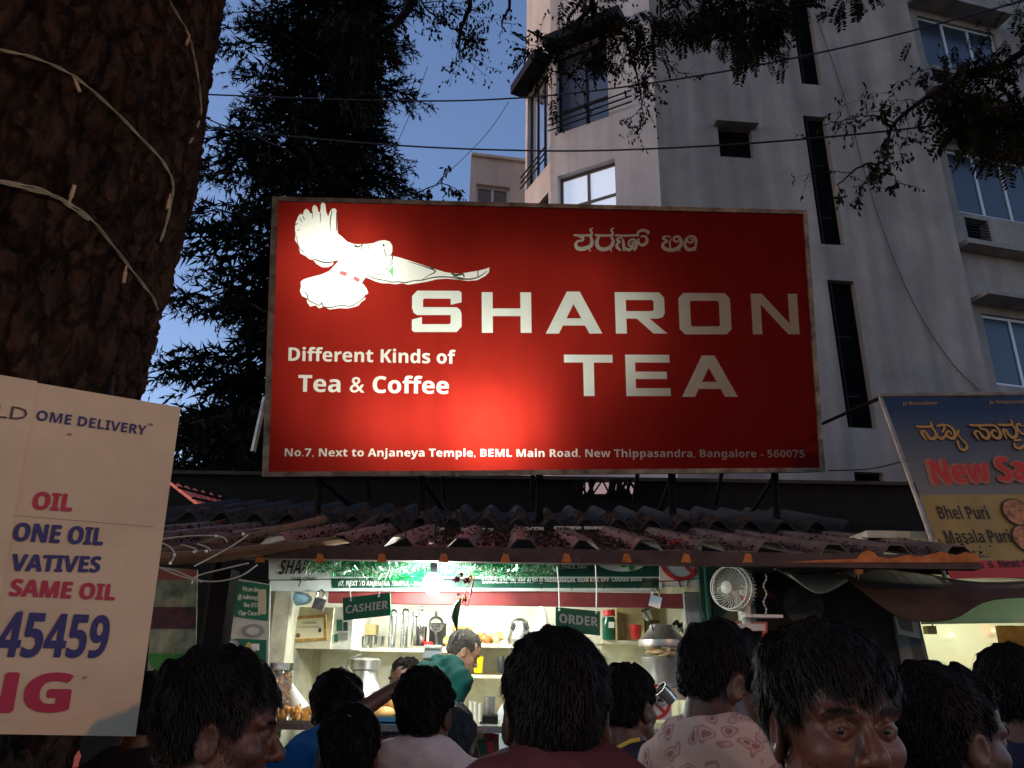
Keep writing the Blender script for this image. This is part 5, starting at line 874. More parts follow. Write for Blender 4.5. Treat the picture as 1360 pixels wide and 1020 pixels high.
B.build('blade', mat('fan blade', (.35, .4, .4), .4), fn); MB().lathe([(.03, -.16), (.05, -.14), (.055, -.09), (.04, -.07)], fc, 18, ax).build('motor', 'fan plastic', fn, True)
nb = fc-ax*.1; pb = Vector((P(985, 830, 3.95).x, nb.y, P(985, 832, 3.95).z)); MB().tube([nb+Vector((0, 0, -.03)), nb+Vector((0, 0, -.075))], [.034, .036], 14).build('collar', 'red plastic', fn, True); MB().tube([nb+Vector((0, 0, -.075)), nb+Vector((0, 0, -.17))], [.034, .03], 14).box(nb+Vector((0, 0, -.185)), (.15, .14, .03)).build('neck', 'fan plastic', fn, True)
sh_ = boxpx(990, 816, 1040, 820, 3.9, .1, 'white plastic', None, 'plank'); tag(sh_, 'short white plank jutting out under the wall fan', 'plank')
mn = thing('red_edged_box', 'dark box with red edge below the wall fan', 'box', P(1000, 840, 3.95)); boxpx(975, 828, 1017, 866, 3.98, .2, 'black iron', mn, 'body'); slab(front(3.97), ((1013, 864), (1019, 868), (1019, 826), (1012, 829)), .02, 'red plastic', mn, 'edge'); slab(front(3.97), ((975, 829), (1012, 829), (1019, 826), (980, 824)), .02, mat('pink edge', (.4, .2, .18), .5), mn, 'edge')
ch_ = MB(); pc_ = [P(1016+2*math.sin(i*.7), 762+i*2.4, 3.8) for i in range(24)]
for i in range(len(pc_)-1): ch_.tube([pc_[i], pc_[i+1]], .005 if i % 2 else .0025, 5)
o = ch_.build('hanging_chain', 'dull steel', None, True); tag(o, 'thin chain hanging right of the wall fan', 'chain')
# ================================================================== CARD BOARD at the left
TRp, BRp = P(240, 541, 1.75), P(180, 978, 1.75); TLp = P(0, 500, 1.5); cbp = Plane(BRp, TRp-TLp, TRp-BRp); Ub = (TRp-TLp).normalized(); Vb = (TRp-BRp).normalized()
CB = thing('painted_board', 'cream card board with blue and red oil advert lettering on the trunk', 'board', BRp); mat('card', (.56, .43, .28), .75, var=.16, scale=3, bump=.1, bscale=40); mat('navy paint', (.012, .014, .11), .6); mat('crimson paint', (.35, .012, .045), .6); mat('serif brown', (.05, .03, .03), .6)
cbp = Plane(BRp, Ub, Vb); Hh = (TRp-BRp).length; bl_ = cbp.hit(0, 975)
W_ = 1.2; a_ = BRp-Ub*W_; sk_ = (cbp.hit(0, 975)[1])/abs(cbp.hit(0, 975)[0]); tl_ = cbp.hit(0, 500); skt = (tl_[1]-Hh)/abs(tl_[0])
q = [cbp.pt(-W_, sk_*W_), cbp.pt(0, 0), cbp.pt(0, Hh), cbp.pt(-W_, Hh+skt*W_)]; MB().add(q+[p-cbp.N*.012 for p in q], [(0,1,2,3),(7,6,5,4),(0,4,5,1),(1,5,6,2),(2,6,7,3),(3,7,4,0)]).build('panel', 'card', CB)
fl = [cbp.hit(*p) for p in ((-260, 975), (-32, 976), (48, 508), (-260, 455))]; q = [cbp.pt(u, v, .004) for u, v in fl]; q2 = [p+cbp.N*.006 for p in q]; MB().add(q2+q, [(0,1,2,3),(7,6,5,4),(0,4,5,1),(1,5,6,2),(2,6,7,3),(3,7,4,0)]).build('overlapping_panel', 'card', CB)
B = MB(); e = [cbp.hit(*p) for p in ((0, 683), (205, 700))]; MB().obox(cbp.pt(*e[0], .001), cbp.pt(*e[1])-cbp.pt(*e[0]), Vb*.0012, cbp.N*.001).build('crease', mat('crease', (.45, .36, .26), .9), CB)
def bt_(t, a, b, cap, mm, bold=.05, lift=.0025): return letters(cbp, t, a, b, cap, mm, CB, bold, 0, lift)
bt_('OME DELIVERY', (47, 558), (193, 578), 13.5, 'navy paint', .015); bt_('OIL', (42, 676), (94, 679), 23, 'crimson paint'); bt_('ONE OIL', (16, 718), (135, 724), 24, 'navy paint'); bt_('VATIVES', (13, 758), (131, 760), 22, 'navy paint'); bt_('SAME OIL', (12, 791), (151, 797), 22, 'crimson paint')
bt_('-45459', (-24, 872), (139, 873), 60, 'navy paint', .035); bt_('NG', (-55, 946), (88, 944), 52, 'crimson paint', .06)
letters(cbp, 'LD', (-8, 556), (33, 560), 17, 'serif brown', CB, .0, 0, .0125)
B = MB()
for x0, x1, y0 in ((-12, -4, 557), (-1, 5, 540), (5, 12, 559)): pass
for (x, y) in ((92, 577), (200, 564), (28, 812), (112, 900)): shape(cbp, [disc(cbp, x, y, 3.5, 1.8)], mat('stain', (.3, .17, .09), .9), CB, .0015, 'stain')
MB().tube([cbp.pt(-.15, Hh*.9, -.01), on_trunk(150, 500, 0)], .006, 5).tube([cbp.pt(-.15, Hh*.2, -.01), on_trunk(60, 800, 0)], .006, 5).build('tie', 'cable', CB)
# ================================================================== BLUE CHAAT BANNER at the right
TLb, TRb, BLb = P(1172, 527, 4.45), P(1420, 523, 4.45), P(1262, 768, 4.2); nb_ = Plane(TLb, TRb-TLb, TLb-BLb); nb_.V = (TLb-BLb).normalized(); NBn = thing('chaat_banner', 'sagging blue and yellow chaat shop banner at the right edge', 'banner', BLb)
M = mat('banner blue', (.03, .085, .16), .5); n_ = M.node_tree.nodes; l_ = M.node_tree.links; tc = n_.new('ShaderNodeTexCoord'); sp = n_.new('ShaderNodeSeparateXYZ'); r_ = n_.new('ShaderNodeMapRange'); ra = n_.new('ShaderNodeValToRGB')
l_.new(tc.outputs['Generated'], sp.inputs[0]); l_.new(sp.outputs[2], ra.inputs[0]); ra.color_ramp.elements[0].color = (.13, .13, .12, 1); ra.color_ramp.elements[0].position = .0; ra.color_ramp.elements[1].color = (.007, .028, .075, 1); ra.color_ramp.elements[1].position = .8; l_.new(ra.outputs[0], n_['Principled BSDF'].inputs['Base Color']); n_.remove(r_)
VH = (TLb-BLb).length; WB = 1.6
def strip(px_t, px_b, mt, nm, lift):
    t = nb_.hit(*px_t)[1]; b = nb_.hit(*px_b)[1]; B = MB(); n = 24
    for i in range(n):
        x0, x1 = WB*i/n, WB*(i+1)/n; f = lambda x: lift+.006*math.sin(x*9)
        B.quad(nb_.pt(x0, b, f(x0)), nb_.pt(x1, b, f(x1)), nb_.pt(x1, t, f(x1)), nb_.pt(x0, t, f(x0)))
    return B.build(nm, mt, NBn, True)
nbV = nb_.V
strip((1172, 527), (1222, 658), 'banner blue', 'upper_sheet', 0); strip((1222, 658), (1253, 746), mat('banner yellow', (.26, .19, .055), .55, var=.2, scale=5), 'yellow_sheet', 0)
strip((1253, 746), (1262, 769), mat('banner red', (.4, .03, .03), .5), 'red_strip', 0)
mat('gold print', (.35, .20, .05), .5); K2 = [([(145, 405), (230, 408), (310, 405)], 26), ([(285, 345), (300, 365), (312, 405)], [8, 18, 26]), ([(252, 558), (215, 510), (195, 470), (220, 455), (255, 490), (290, 540), (340, 535), (360, 490), (320, 425)], [16, 26, 28, 24, 26, 34, 34, 30, 18]), ([(372, 400), (440, 385), (450, 430), (425, 470)], [22, 26, 22, 16]), ([(440, 385), (500, 395), (550, 435), (575, 490), (555, 535), (505, 530), (470, 490), (495, 455), (525, 475), (520, 495)], [20, 24, 28, 32, 34, 30, 26, 22, 18, 10]), ([(380, 520), (420, 545), (460, 510)], [24, 30, 22]), ([(610, 450), (605, 490), (640, 540), (695, 600), (705, 645), (665, 672), (625, 645), (605, 590), (600, 575)], [26, 16, 16, 22, 28, 28, 24, 22, 26]),
      ([(745, 388), (850, 392), (1000, 390), (1055, 430), (1085, 490), (1065, 535), (1015, 525), (985, 480), (1005, 445), (1035, 460)], [26, 26, 26, 28, 32, 32, 28, 24, 22, 16]), ([(850, 395), (860, 430), (915, 440), (955, 490), (940, 535), (895, 530), (850, 470), (810, 455), (795, 485), (835, 545)], [16, 18, 24, 30, 32, 30, 24, 22, 26, 18]), ([(1065, 385), (1140, 388), (1210, 385)], 26), ([(1190, 325), (1212, 350), (1220, 390), (1258, 440), (1265, 500), (1225, 530), (1180, 500), (1145, 445), (1115, 450), (1150, 538)], [8, 18, 22, 26, 30, 32, 28, 24, 26, 16]), ([(1240, 560), (1310, 556)], 22), ([(1240, 600), (1255, 640), (1300, 650), (1345, 620), (1360, 590)], [20, 26, 28, 26, 18]), ([(1310, 400), (1300, 375), (1270, 385), (1275, 430), (1320, 480), (1370, 500)], [12, 20, 24, 22, 22, 20]), ([(1340, 395), (1370, 400), (1400, 430)], 20)]
K2b = [(p, [q+14 for q in (w_ if isinstance(w_, list) else [w_]*len(p))]) for p, w_ in K2]
shape(nb_, kann(nb_, K2b, 1200, 520, 8.5), 'black print', NBn, .008, 'regional_lettering_outline'); shape(nb_, kann(nb_, K2, 1200, 520, 8.5), 'gold print', NBn, .011, 'regional_lettering')  # widened black strokes print the outline of the letters
letters(nb_, 'New San', (1238, 645), (1392, 638), 33, mat('salmon print', (.3, .1, .06), .5), NBn, .09, .15, .008); letters(nb_, 'New San', (1241, 643), (1390, 636), 30, mat('deep red print', (.42, .02, .01), .5), NBn, .02, .15, .011)
letters(nb_, 'Bhel Puri', (1248, 690), (1315, 690), 17, 'sepia', NBn, .015, 0, .008) if mat('sepia', (.018, .008, .006), .6) else 0; letters(nb_, 'Masala Puri', (1257, 722), (1344, 721), 17, 'sepia', NBn, .015, 0, .008)
letters(nb_, '~No. 6, Next to', (1283, 757), (1372, 752), 10, 'sepia', NBn, .02, 0, .008); letters(nb_, 'Jai Bhuvaneshwari', (1198, 539), (1245, 538), 5, 'gold print', NBn, 0, .3, .008); letters(nb_, 'Jai Annapoorneshwari', (1313, 537), (1375, 536), 5, 'gold print', NBn, 0, .3, .008)
for (x, y) in ((1349, 681), (1362, 716)):
    shape(nb_, [disc(nb_, x, y, 19, 20)], 'sepia', NBn, .008, 'plate_print'); shape(nb_, [disc(nb_, x, y, 17, 18)], mat('chaat print', (.35, .16, .07), .6, var=.7, scale=40), NBn, .010, 'plate_print')
MB().tube([TLb+Vector((-.02, 0, .01)), TRb+Vector((.3, 0, .01))], .014, 8).tube([TLb+Vector((-.01, .01, 0)), BLb+Vector((-.02, .01, 0))], .012, 8).build('rod', mat('rod', (.25, .24, .22), .5, .4, var=.5, scale=9), NBn); 
MB().tube([TRb+Vector((0, .02, 0)), Vector((TRb.x, TRb.y+.1, 0))], .03, 8).tube([TLb, TLb+Vector((.3, 2.9, .5))], .012, 6).build('support', 'black iron', NBn)
# neighbour's cloth awning, tarp, room
def sheet(rows, mt, nm, parent, thick=.006):
    B = MB(); n = len(rows[0]); R2 = [smooth_path([tuple(p) for p in r], 5) for r in rows]; m_ = len(R2[0])
    for r in R2: B.v += [tuple(p) for p in r]
    for i in range(len(R2)-1):
        for j in range(m_-1): a = i*m_+j; B.f.append((a, a+1, a+m_+1, a+m_))
    o = B.build(nm, mt, parent, True); md = o.modifiers.new('thickness', 'SOLIDIFY'); md.thickness = thick; return o
mat('brown cloth', (.055, .028, .018), .9, var=.5, scale=4, bump=.5, bscale=12); ca = thing('cloth_awning', 'sagging brown cloth awning between the stall and the chaat shop', 'awning', P(1250, 790, 4.0))
sheet([[P(1085, 752, 4.5), P(1150, 754, 4.5), P(1220, 762, 4.5), P(1300, 772, 4.5), P(1420, 770, 4.5)], [P(1120, 765, 4.0), P(1170, 780, 3.95), P(1240, 785, 3.9), P(1310, 783, 3.9), P(1430, 782, 3.9)], [P(1150, 790, 3.85), P(1200, 822, 3.7), P(1264, 823, 3.65), P(1320, 797, 3.65), P(1440, 793, 3.65)]], 'brown cloth', 'cloth', ca)
MB().tube([P(1085, 752, 4.5), P(1420, 768, 4.5)], .015, 6).build('pole', 'black iron', ca)
tp = thing('white_tarp', 'grimy white tarpaulin wedge right of the fan', 'tarpaulin', P(1070, 760, 4.2)); mat('grimy white', (.42, .42, .36), .8, var=.3, scale=5, bump=.2); sheet([[P(985, 740, 4.6), P(1060, 742, 4.6), P(1139, 744, 4.6)], [P(1020, 752, 4.3), P(1070, 765, 4.3), P(1139, 752, 4.3)], [P(1050, 765, 4.1), P(1090, 789, 4.1), P(1140, 763, 4.1)]], 'grimy white', 'sheet', tp)
slab(front(4.0), ((1136, 763), (1146, 762), (1147, 748), (1137, 748)), .01, mat('tan tag', (.4, .2, .12), .7), tp, 'tag'); MB().tube([P(1141, 762, 4.0), P(1139, 772, 4.0), P(1135, 779, 4.0)], .003, 5).build('string', 'pale wire', tp)
CH = thing('chaat_shop', 'lit chaat shop room with pale yellow wall at the right edge', 'shop', P(1300, 888, 5)); mat('yellow wall', (.6, .56, .42), .7, var=.12, scale=3); translucent('valance green', (.5, .58, .46), (.36, .46, .34), .62)
xs0, xs1 = P(1222, 860, 4.6).x, P(1352, 860, 4.6).x+1.2
vbox(xs0-.3, xs1, 5.6, 5.64, 0, 2.4, 'yellow wall', 'back_wall', CH); vbox(xs0-.34, xs0-.3, 4.4, 5.6, 0, 2.4, 'yellow wall', 'side_wall', CH); vbox(xs1, xs1+.04, 4.4, 5.6, 0, 2.4, 'yellow wall', 'side_wall', CH); vbox(xs0-.3, xs1, 4.4, 5.64, 2.4, 2.44, 'grimy white', 'ceiling', CH); vbox(xs0-.3, xs1, 4.4, 5.6, 0, .1, 'paving', 'floor', CH)
slab(front(4.42), ((1225, 829), (1420, 826), (1420, 790), (1225, 793)), .02, 'valance green', CH, 'valance'); boxpx(1353, 826, 1400, 1100, 4.5, .04, mat('ochre curtain', (.3, .15, .03), .9, var=.4), CH, 'curtain')
L = bpy.data.lights.new('assumed_tube_light', 'AREA'); L.shape = 'RECTANGLE'; L.size = .9; L.size_y = .05; L.energy = ROOM_W; L.color = (.93, 1, .72); o = bpy.data.objects.new('assumed_tube_light', L); COL.objects.link(o); o.parent = CH; o.location = Vector(((xs0+xs1)/2-.2, 5.0, 2.33))-CH.location  # assumed tube lamp and tube, added out of view to light the room
MB().tube([((xs0+xs1)/2-.65, 5.0, 2.36), ((xs0+xs1)/2+.25, 5.0, 2.36)], .014, 8).build('tube', mat('assumed tube glow', (1, 1, 1), emit=(.95, 1, .8, 6)), CH, True)
MB().ball(P(1319, 837, 5.55), .012, 8, 6).build('indicator', mat('red led', (1, .1, .05), emit=(1, .12, .04, 8)), CH); MB().ball(P(1264, 843, 5.55), .008, 8, 6).build('indicator', mat('blue led', (.5, .6, 1), emit=(.6, .7, 1, 10)), CH)
lb_ = thing('hanging_lamp_holder', 'small yellow lamp holder dangling by the room corner', 'lamp holder', P(1238, 830, 4.35)); boxpx(1232, 831, 1244, 842, 4.35, .05, mat('ochre box', (.42, .36, .1), .5), lb_, 'box'); MB().tube([P(1238, 831, 4.36), P(1240, 820, 4.36), P(1242, 812, 4.36)], .004, 5).build('wire', 'white plastic', lb_)
pn = thing('leaning_panel', 'grey striped panel leaning between partition and lit room', 'panel', P(1210, 900, 4.2)); pq = front(4.28); slab(pq, ((1205, 930), (1246, 930), (1221, 822), (1187, 818)), .03, mat('panel grey', (.10, .12, .12), .6, var=.3), pn, 'board'); shape(pq, [pxpoly(pq, [(1187, 818), (1193, 842), (1222, 848), (1219, 826), (1210, 824), (1213, 840), (1196, 836), (1190, 819)])], mat('panel pale', (.35, .35, .3), .6), pn, .002, 'stripe'); shape(pq, [pxpoly(pq, [(1206, 845), (1222, 848), (1241, 920), (1228, 925)])], mat('panel dark', (.03, .035, .04), .6), pn, .002, 'stripe')
# ================================================================== PEOPLE
def surface(Fd, X, Y, Z):                             # surface nets on an uneven grid: field < 0 is inside
    nx, ny, nz = Fd.shape; ins = Fd < 0; cx_ = nx-1; cy_ = ny-1; cz_ = nz-1; cnt = np.zeros((cx_, cy_, cz_), np.int8)
    for a in (0, 1):
        for b in (0, 1):
            for c in (0, 1): cnt += ins[a:a+cx_, b:b+cy_, c:c+cz_]
    I, J, K = np.nonzero((cnt > 0) & (cnt < 8)); acc = np.zeros((len(I), 3)); n = np.zeros(len(I)); G = (X, Y, Z)
    cr = [(0, 0, 0), (1, 0, 0), (0, 1, 0), (1, 1, 0), (0, 0, 1), (1, 0, 1), (0, 1, 1), (1, 1, 1)]
    for p in range(8):
        for ax in range(3):
            if cr[p][ax]: continue
            q = list(cr[p]); q[ax] = 1; a = Fd[I+cr[p][0], J+cr[p][1], K+cr[p][2]]; b = Fd[I+q[0], J+q[1], K+q[2]]; m_ = (a < 0) != (b < 0); t = np.where(m_, a/np.where(m_, a-b, 1), 0)
            A = np.stack([X[I+cr[p][0]], Y[J+cr[p][1]], Z[K+cr[p][2]]], -1); B_ = np.stack([X[I+q[0]], Y[J+q[1]], Z[K+q[2]]], -1); acc += np.where(m_[:, None], A+(B_-A)*t[:, None], 0); n += m_
    Vv = acc/n[:, None]; idx = -np.ones((cx_, cy_, cz_), np.int32); idx[I, J, K] = np.arange(len(I)); Q = []
    for ax in range(3):
        sl0 = [slice(1, -1)]*3; sl0[ax] = slice(0, -1); sl1 = [slice(1, -1)]*3; sl1[ax] = slice(1, None); a = ins[tuple(sl0)]; b = ins[tuple(sl1)]
        for flip, mk in ((False, a & ~b), (True, ~a & b)):
            g = np.array(np.nonzero(mk)); o = [1, 1, 1]; o[ax] = 0; g = g+np.array(o)[:, None]; u, v = [k for k in range(3) if k != ax]
            def at(du, dv):
                h = g.copy(); h[u] -= du; h[v] -= dv; return idx[h[0], h[1], h[2]]
            q = np.stack([at(1, 1), at(0, 1), at(0, 0), at(1, 0)], -1)
            if (ax == 1) != flip: q = q[:, ::-1]
            Q.append(q)
    Q = np.concatenate(Q); return Vv, Q[(Q >= 0).all(1)]
def axis(lo, hi, fine, fs, cs):
    out = [lo]
    while out[-1] < hi:
        x = out[-1]; st = cs
        for a, b in fine:
            if a <= x <= b: st = fs
            elif x < a < x+cs: st = max(a-x, 1e-4)
        out.append(x+st)
    return np.array(out)
class Field:
    def __init__(s, X, Y, Z): s.X, s.Y, s.Z = X, Y, Z; s.F = np.full((len(X), len(Y), len(Z)), .2, np.float32)
    def _sl(s, lo, hi):
        r = []
        for A, a, b in zip((s.X, s.Y, s.Z), lo, hi): r.append(slice(max(np.searchsorted(A, a)-1, 0), np.searchsorted(A, b)+1))
        return tuple(r)
    def op(s, lo, hi, fn, k, sub=False):
        S = s._sl(lo, hi); x = s.X[S[0]][:, None, None]; y = s.Y[S[1]][None, :, None]; z = s.Z[S[2]][None, None, :]
        if 0 in (x.size, y.size, z.size): return
        d = fn(x, y, z); f = s.F[S]
        if sub: d = -d; h = np.clip(.5-.5*(f-d)/k, 0, 1); s.F[S] = f*(1-h)+d*h + k*h*(1-h)
        else: h = np.clip(.5+.5*(d-f)/k, 0, 1); s.F[S] = d*(1-h)+f*h - k*h*(1-h)
    def cap(s, a, b, r0, r1, k=.02, sub=False):
        a = np.array(a, float); b = np.array(b, float); m_ = max(r0, r1)+.05; ab = b-a; L2 = max((ab**2).sum(), 1e-9)
        def fn(x, y, z):
            t = np.clip(((x-a[0])*ab[0]+(y-a[1])*ab[1]+(z-a[2])*ab[2])/L2, 0, 1); return np.sqrt((x-a[0]-ab[0]*t)**2+(y-a[1]-ab[1]*t)**2+(z-a[2]-ab[2]*t)**2)-(r0+(r1-r0)*t)
        s.op(np.minimum(a, b)-m_, np.maximum(a, b)+m_, fn, k, sub)
    def ell(s, c, r, M=None, k=.02, sub=False):
        c = np.array(c, float); r = np.array(r, float); m_ = r.max()+.05; M = np.eye(3) if M is None else np.array(M)
        def fn(x, y, z):
            dx, dy, dz = x-c[0], y-c[1], z-c[2]; p = [(M[0, i]*dx+M[1, i]*dy+M[2, i]*dz)/r[i] for i in range(3)]; k0 = np.sqrt(p[0]**2+p[1]**2+p[2]**2)+1e-9; k1 = np.sqrt((p[0]/r[0])**2+(p[1]/r[1])**2+(p[2]/r[2])**2)+1e-9; return k0*(k0-1)/k1
        s.op(c-m_, c+m_, fn, k, sub)
def skin(nm, c): return mat(nm, c, .5, var=.2, scale=18, bump=.12, bscale=120, spec=.45)
skin('skin brown', (.08, .031, .019)); skin('skin dark', (.06, .026, .017)); skin('skin light', (.28, .15, .09)); mat('hair black', (.006, .005, .005), .6, spec=.22); mat('scalp black', (.004, .0035, .0035), .95, spec=.03); mat('scalp grey', (.04, .036, .034), .95, spec=.05); mat('hair grey', (.05, .045, .042), .5); mat('eye white', (.09, .075, .068), .5, spec=.2); mat('iris', (.012, .008, .006), .35); mat('lip', (.2, .07, .06), .5); mat('trouser', (.02, .022, .03), .9); mat('shoe', (.02, .018, .016), .5)
def person(label, px_, py_, Yd, yaw, hy=0, hp=0, hr=0, sk='skin brown', shirt=('grey cloth', (.2, .2, .2)), sleeve='short', hair='short', floor=0., fine=.005, strands=1500, lean=0., arms=None, female=False, head_s=1.0, beard=0, hairmat='hair black', face=0, hairt=.018, collar=True, fringe=0, drop=0, slen=1.0, dep=None):
    HC = P(px_, py_, Yd); rng_ = np.random.default_rng(int(px_*7+py_))
    pv = np.array([0, 0, .95])
    def T(p):
        p = np.array(p, float)
        if lean and p[2] > .95: q = p-pv; c, s_ = math.cos(lean), math.sin(lean); p = pv+np.array([q[0], q[1]*c+q[2]*s_, -q[1]*s_+q[2]*c])
        return p
    hc0 = np.array([0, .015, 1.605]); hc = T(hc0)+np.array([0, drop*.4, -drop])
    sc = (HC.z-floor)/hc[2]; yw = R_(yaw); R2 = Matrix.Rotation(yw, 3, 'Z')
    root_xy = HC-(R2 @ Vector(hc))*sc; rloc = Vector((root_xy.x, root_xy.y, floor)); ws = lambda V_: (np.asarray(V_)*sc) @ np.array(R2).T + np.array(rloc)
    inv = lambda p: np.array(R2.inverted() @ ((Vector(p)-rloc)/sc))
    root = thing('person', label, 'person', rloc, 'people at the tea stall')
    Rh = np.array((Matrix.Rotation(R_(hy), 3, 'Z') @ Matrix.Rotation(R_(hp)-lean*.4, 3, 'X') @ Matrix.Rotation(R_(hr), 3, 'Y'))); H = lambda p: hc+Rh @ (np.array(p, float)*hs); hs = head_s/sc if dep is None else head_s
    hs = head_s/sc
    sw = .17 if not female else .145
    # arm joints (local)
    def side(sg_):
        A = [T((sg_*sw, 0, 1.385)), T((sg_*(sw+.055), -.02, 1.11)), T((sg_*(sw+.05), .06, .875)), T((sg_*(sw+.045), .085, .79))]
        if arms and sg_ in arms: A = [A[0]]+[inv(q) for q in arms[sg_]]; 
        return A
    ar = {1: side(1), -1: side(-1)}
    allp = np.array([q for s_ in (1, -1) for q in ar[s_]]); xlo, xhi = min(-.36, allp[:, 0].min()-.12), max(.36, allp[:, 0].max()+.12); ylo, yhi = min(-.3, allp[:, 1].min()-.12, hc[1]-.2), max(.3, allp[:, 1].max()+.12, hc[1]+.2); zhi = max(hc[2]+.18, allp[:, 2].max()+.1)
    R = .155*hs; cs = .021
    fx = [(hc[0]-R, hc[0]+R)]; fy = [(hc[1]-R, hc[1]+R)]; fz = [(hc[2]-.2, hc[2]+R)]
    if arms:
        for sg_ in arms: h = ar[sg_][-1]; fx.append((h[0]-.1, h[0]+.1)); fy.append((h[1]-.1, h[1]+.1)); fz.append((h[2]-.1, h[2]+.1))
    X, Y, Z = axis(xlo, xhi, fx, fine, cs), axis(ylo, yhi, fy, fine, cs), axis(-.03, zhi, fz, fine, cs)
    Fb = Field(X, Y, Z); cap, ell = Fb.cap, Fb.ell
    def torso(Fl, o=0.):
        Fl.ell(T((0, 0, 1.25)), (sw*.93+o, .105+o, .19+o), k=.04); Fl.ell(T((0, .0, 1.06)), (.135+o, .095+o, .17+o), k=.05); Fl.ell((0, 0, .93), (.155+o, .11+o, .13+o), k=.05)
        for s_ in (1, -1): Fl.cap(T((s_*.045, -.015, 1.475)), T((s_*(sw-.02), -.01, 1.395)), .038+o, .05+o, k=.03)
        if female:
            for s_ in (1, -1): Fl.ell(T((s_*.07, .075, 1.24)), (.06+o, .06+o, .06+o), k=.03)
    torso(Fb)
    for s_ in (1, -1):
        A = ar[s_]; cap(A[0], A[1], .05, .037, .03); cap(A[1], A[2], .037, .024, .012); hd = A[3]-A[2]; hd = hd/np.linalg.norm(hd); pal = A[2]+hd*.045; up_ = np.array([0, 1, 0]) if abs(hd[1]) < .8 else np.array([0, 0, 1]); sd_ = np.cross(hd, up_); sd_ /= np.linalg.norm(sd_); nn = np.cross(hd, sd_)
        M3 = np.stack([sd_, nn, hd], -1); ell(pal, (.04, .016, .05), M3, .015)
        for i_, (w_, L_) in enumerate(((-.03, .068), (-.01, .078), (.011, .073), (.031, .058))):
            b_ = pal+hd*.03+sd_*w_; m1 = b_+hd*L_*.55+nn*.012; cap(b_, m1, .0088, .008, .004); cap(m1, m1+hd*L_*.4+nn*.02, .008, .0065, .004)
        tb = pal-hd*.02-sd_*.035; tm = tb-sd_*.025+hd*.035+nn*.01; cap(tb, tm, .012, .010, .008); cap(tm, tm+hd*.03+nn*.012, .010, .008, .004)
        cap((s_*.085, 0, .88), (s_*.095, .02, .48), .085, .056, .03); cap((s_*.095, .02, .48), (s_*.1, 0, .1), .055, .036, .02); cap((s_*.1, -.03, .045), (s_*.11, .14, .03), .038, .03, .02)
    cap(T((0, -.02, 1.42)), H((0, -.02, -.06)), .062 if not female else .05, .056*hs if not female else .046*hs, .03)
    # head
    ell(H((0, -.018, .032)), np.array((.074, .094, .086))*hs, Rh, .02); ell(H((0, .022, -.03)), np.array((.061, .066, .086))*hs, Rh, .025); ell(H((0, .042, -.08)), np.array((.046, .042, .036))*hs, Rh, .03)
    ell(H((0, .04, .045)), np.array((.058, .05, .05))*hs, Rh, .02)
    for s_ in (1, -1):
        ell(H((s_*.04, .058, -.026)), np.array((.022, .022, .02))*hs, Rh, .02); cap(H((s_*.046, .072, .02)), H((s_*.012, .086, .018)), .009*hs, .010*hs, .012)
        cap(H((s_*.055, .0, -.055)), H((s_*.03, .06, -.095)), .018*hs, .016*hs, .02)
        Ex = Matrix.Rotation(-.35*s_, 3, 'Z'); ell(H((s_*.078, -.012, -.012)), np.array((.009, .021, .034))*hs, Rh @ np.array(Ex), .008); ell(H((s_*.088, -.006, -.008)), np.array((.007, .011, .019))*hs, Rh @ np.array(Ex), .006, True)
    cap(H((0, .086, .008)), H((0, .108, -.028)), .0075*hs, .0115*hs, .010); ell(H((0, .104, -.034)), np.array((.012, .013, .010))*hs, Rh, .008)
    for s_ in (1, -1):
        ell(H((s_*.013, .094, -.036)), np.array((.0065, .009, .0075))*hs, Rh, .006)
        if fine < .006: ell(H((s_*.007, .103, -.044)), np.array((.0035, .005, .004))*hs, Rh, .003, True)
    ell(H((0, .078, -.106)), np.array((.02, .016, .014))*hs, Rh, .015)
    for s_ in (1, -1): ell(H((s_*.031, .094, .001)), np.array((.020, .015, .0145))*hs, Rh, .016, True)
    if fine < .006:
        for s_ in (1, -1):
            ell(H((s_*.031, .0718, .0)), np.array((.0150, .0118, .0115))*hs, Rh, .004)
            cap(H((s_*.046, .0745, .002)), H((s_*.031, .0840, .0068)), .0032*hs, .0038*hs, .005); cap(H((s_*.031, .0840, .0068)), H((s_*.017, .0815, .002)), .0038*hs, .003*hs, .005); cap(H((s_*.044, .0750, -.004)), H((s_*.031, .0820, -.0078)), .0025*hs, .0028*hs, .004); cap(H((s_*.031, .0820, -.0078)), H((s_*.018, .080, -.003)), .0028*hs, .0025*hs, .004)
    cap(H((-.02, .084, -.0655)), H((0, .093, -.062)), .0045*hs, .006*hs, .006); cap(H((.02, .084, -.0655)), H((0, .093, -.062)), .0045*hs, .006*hs, .006); cap(H((-.016, .084, -.076)), H((.016, .084, -.076)), .006*hs, .006*hs, .008); cap(H((-.022, .09, -.069)), H((.022, .09, -.069)), .0016, .0016, .003, True)
    Vb_, Qb = surface(Fb.F, X, Y, Z); body = arr_mesh('body', ws(Vb_), Qb, sk, root)
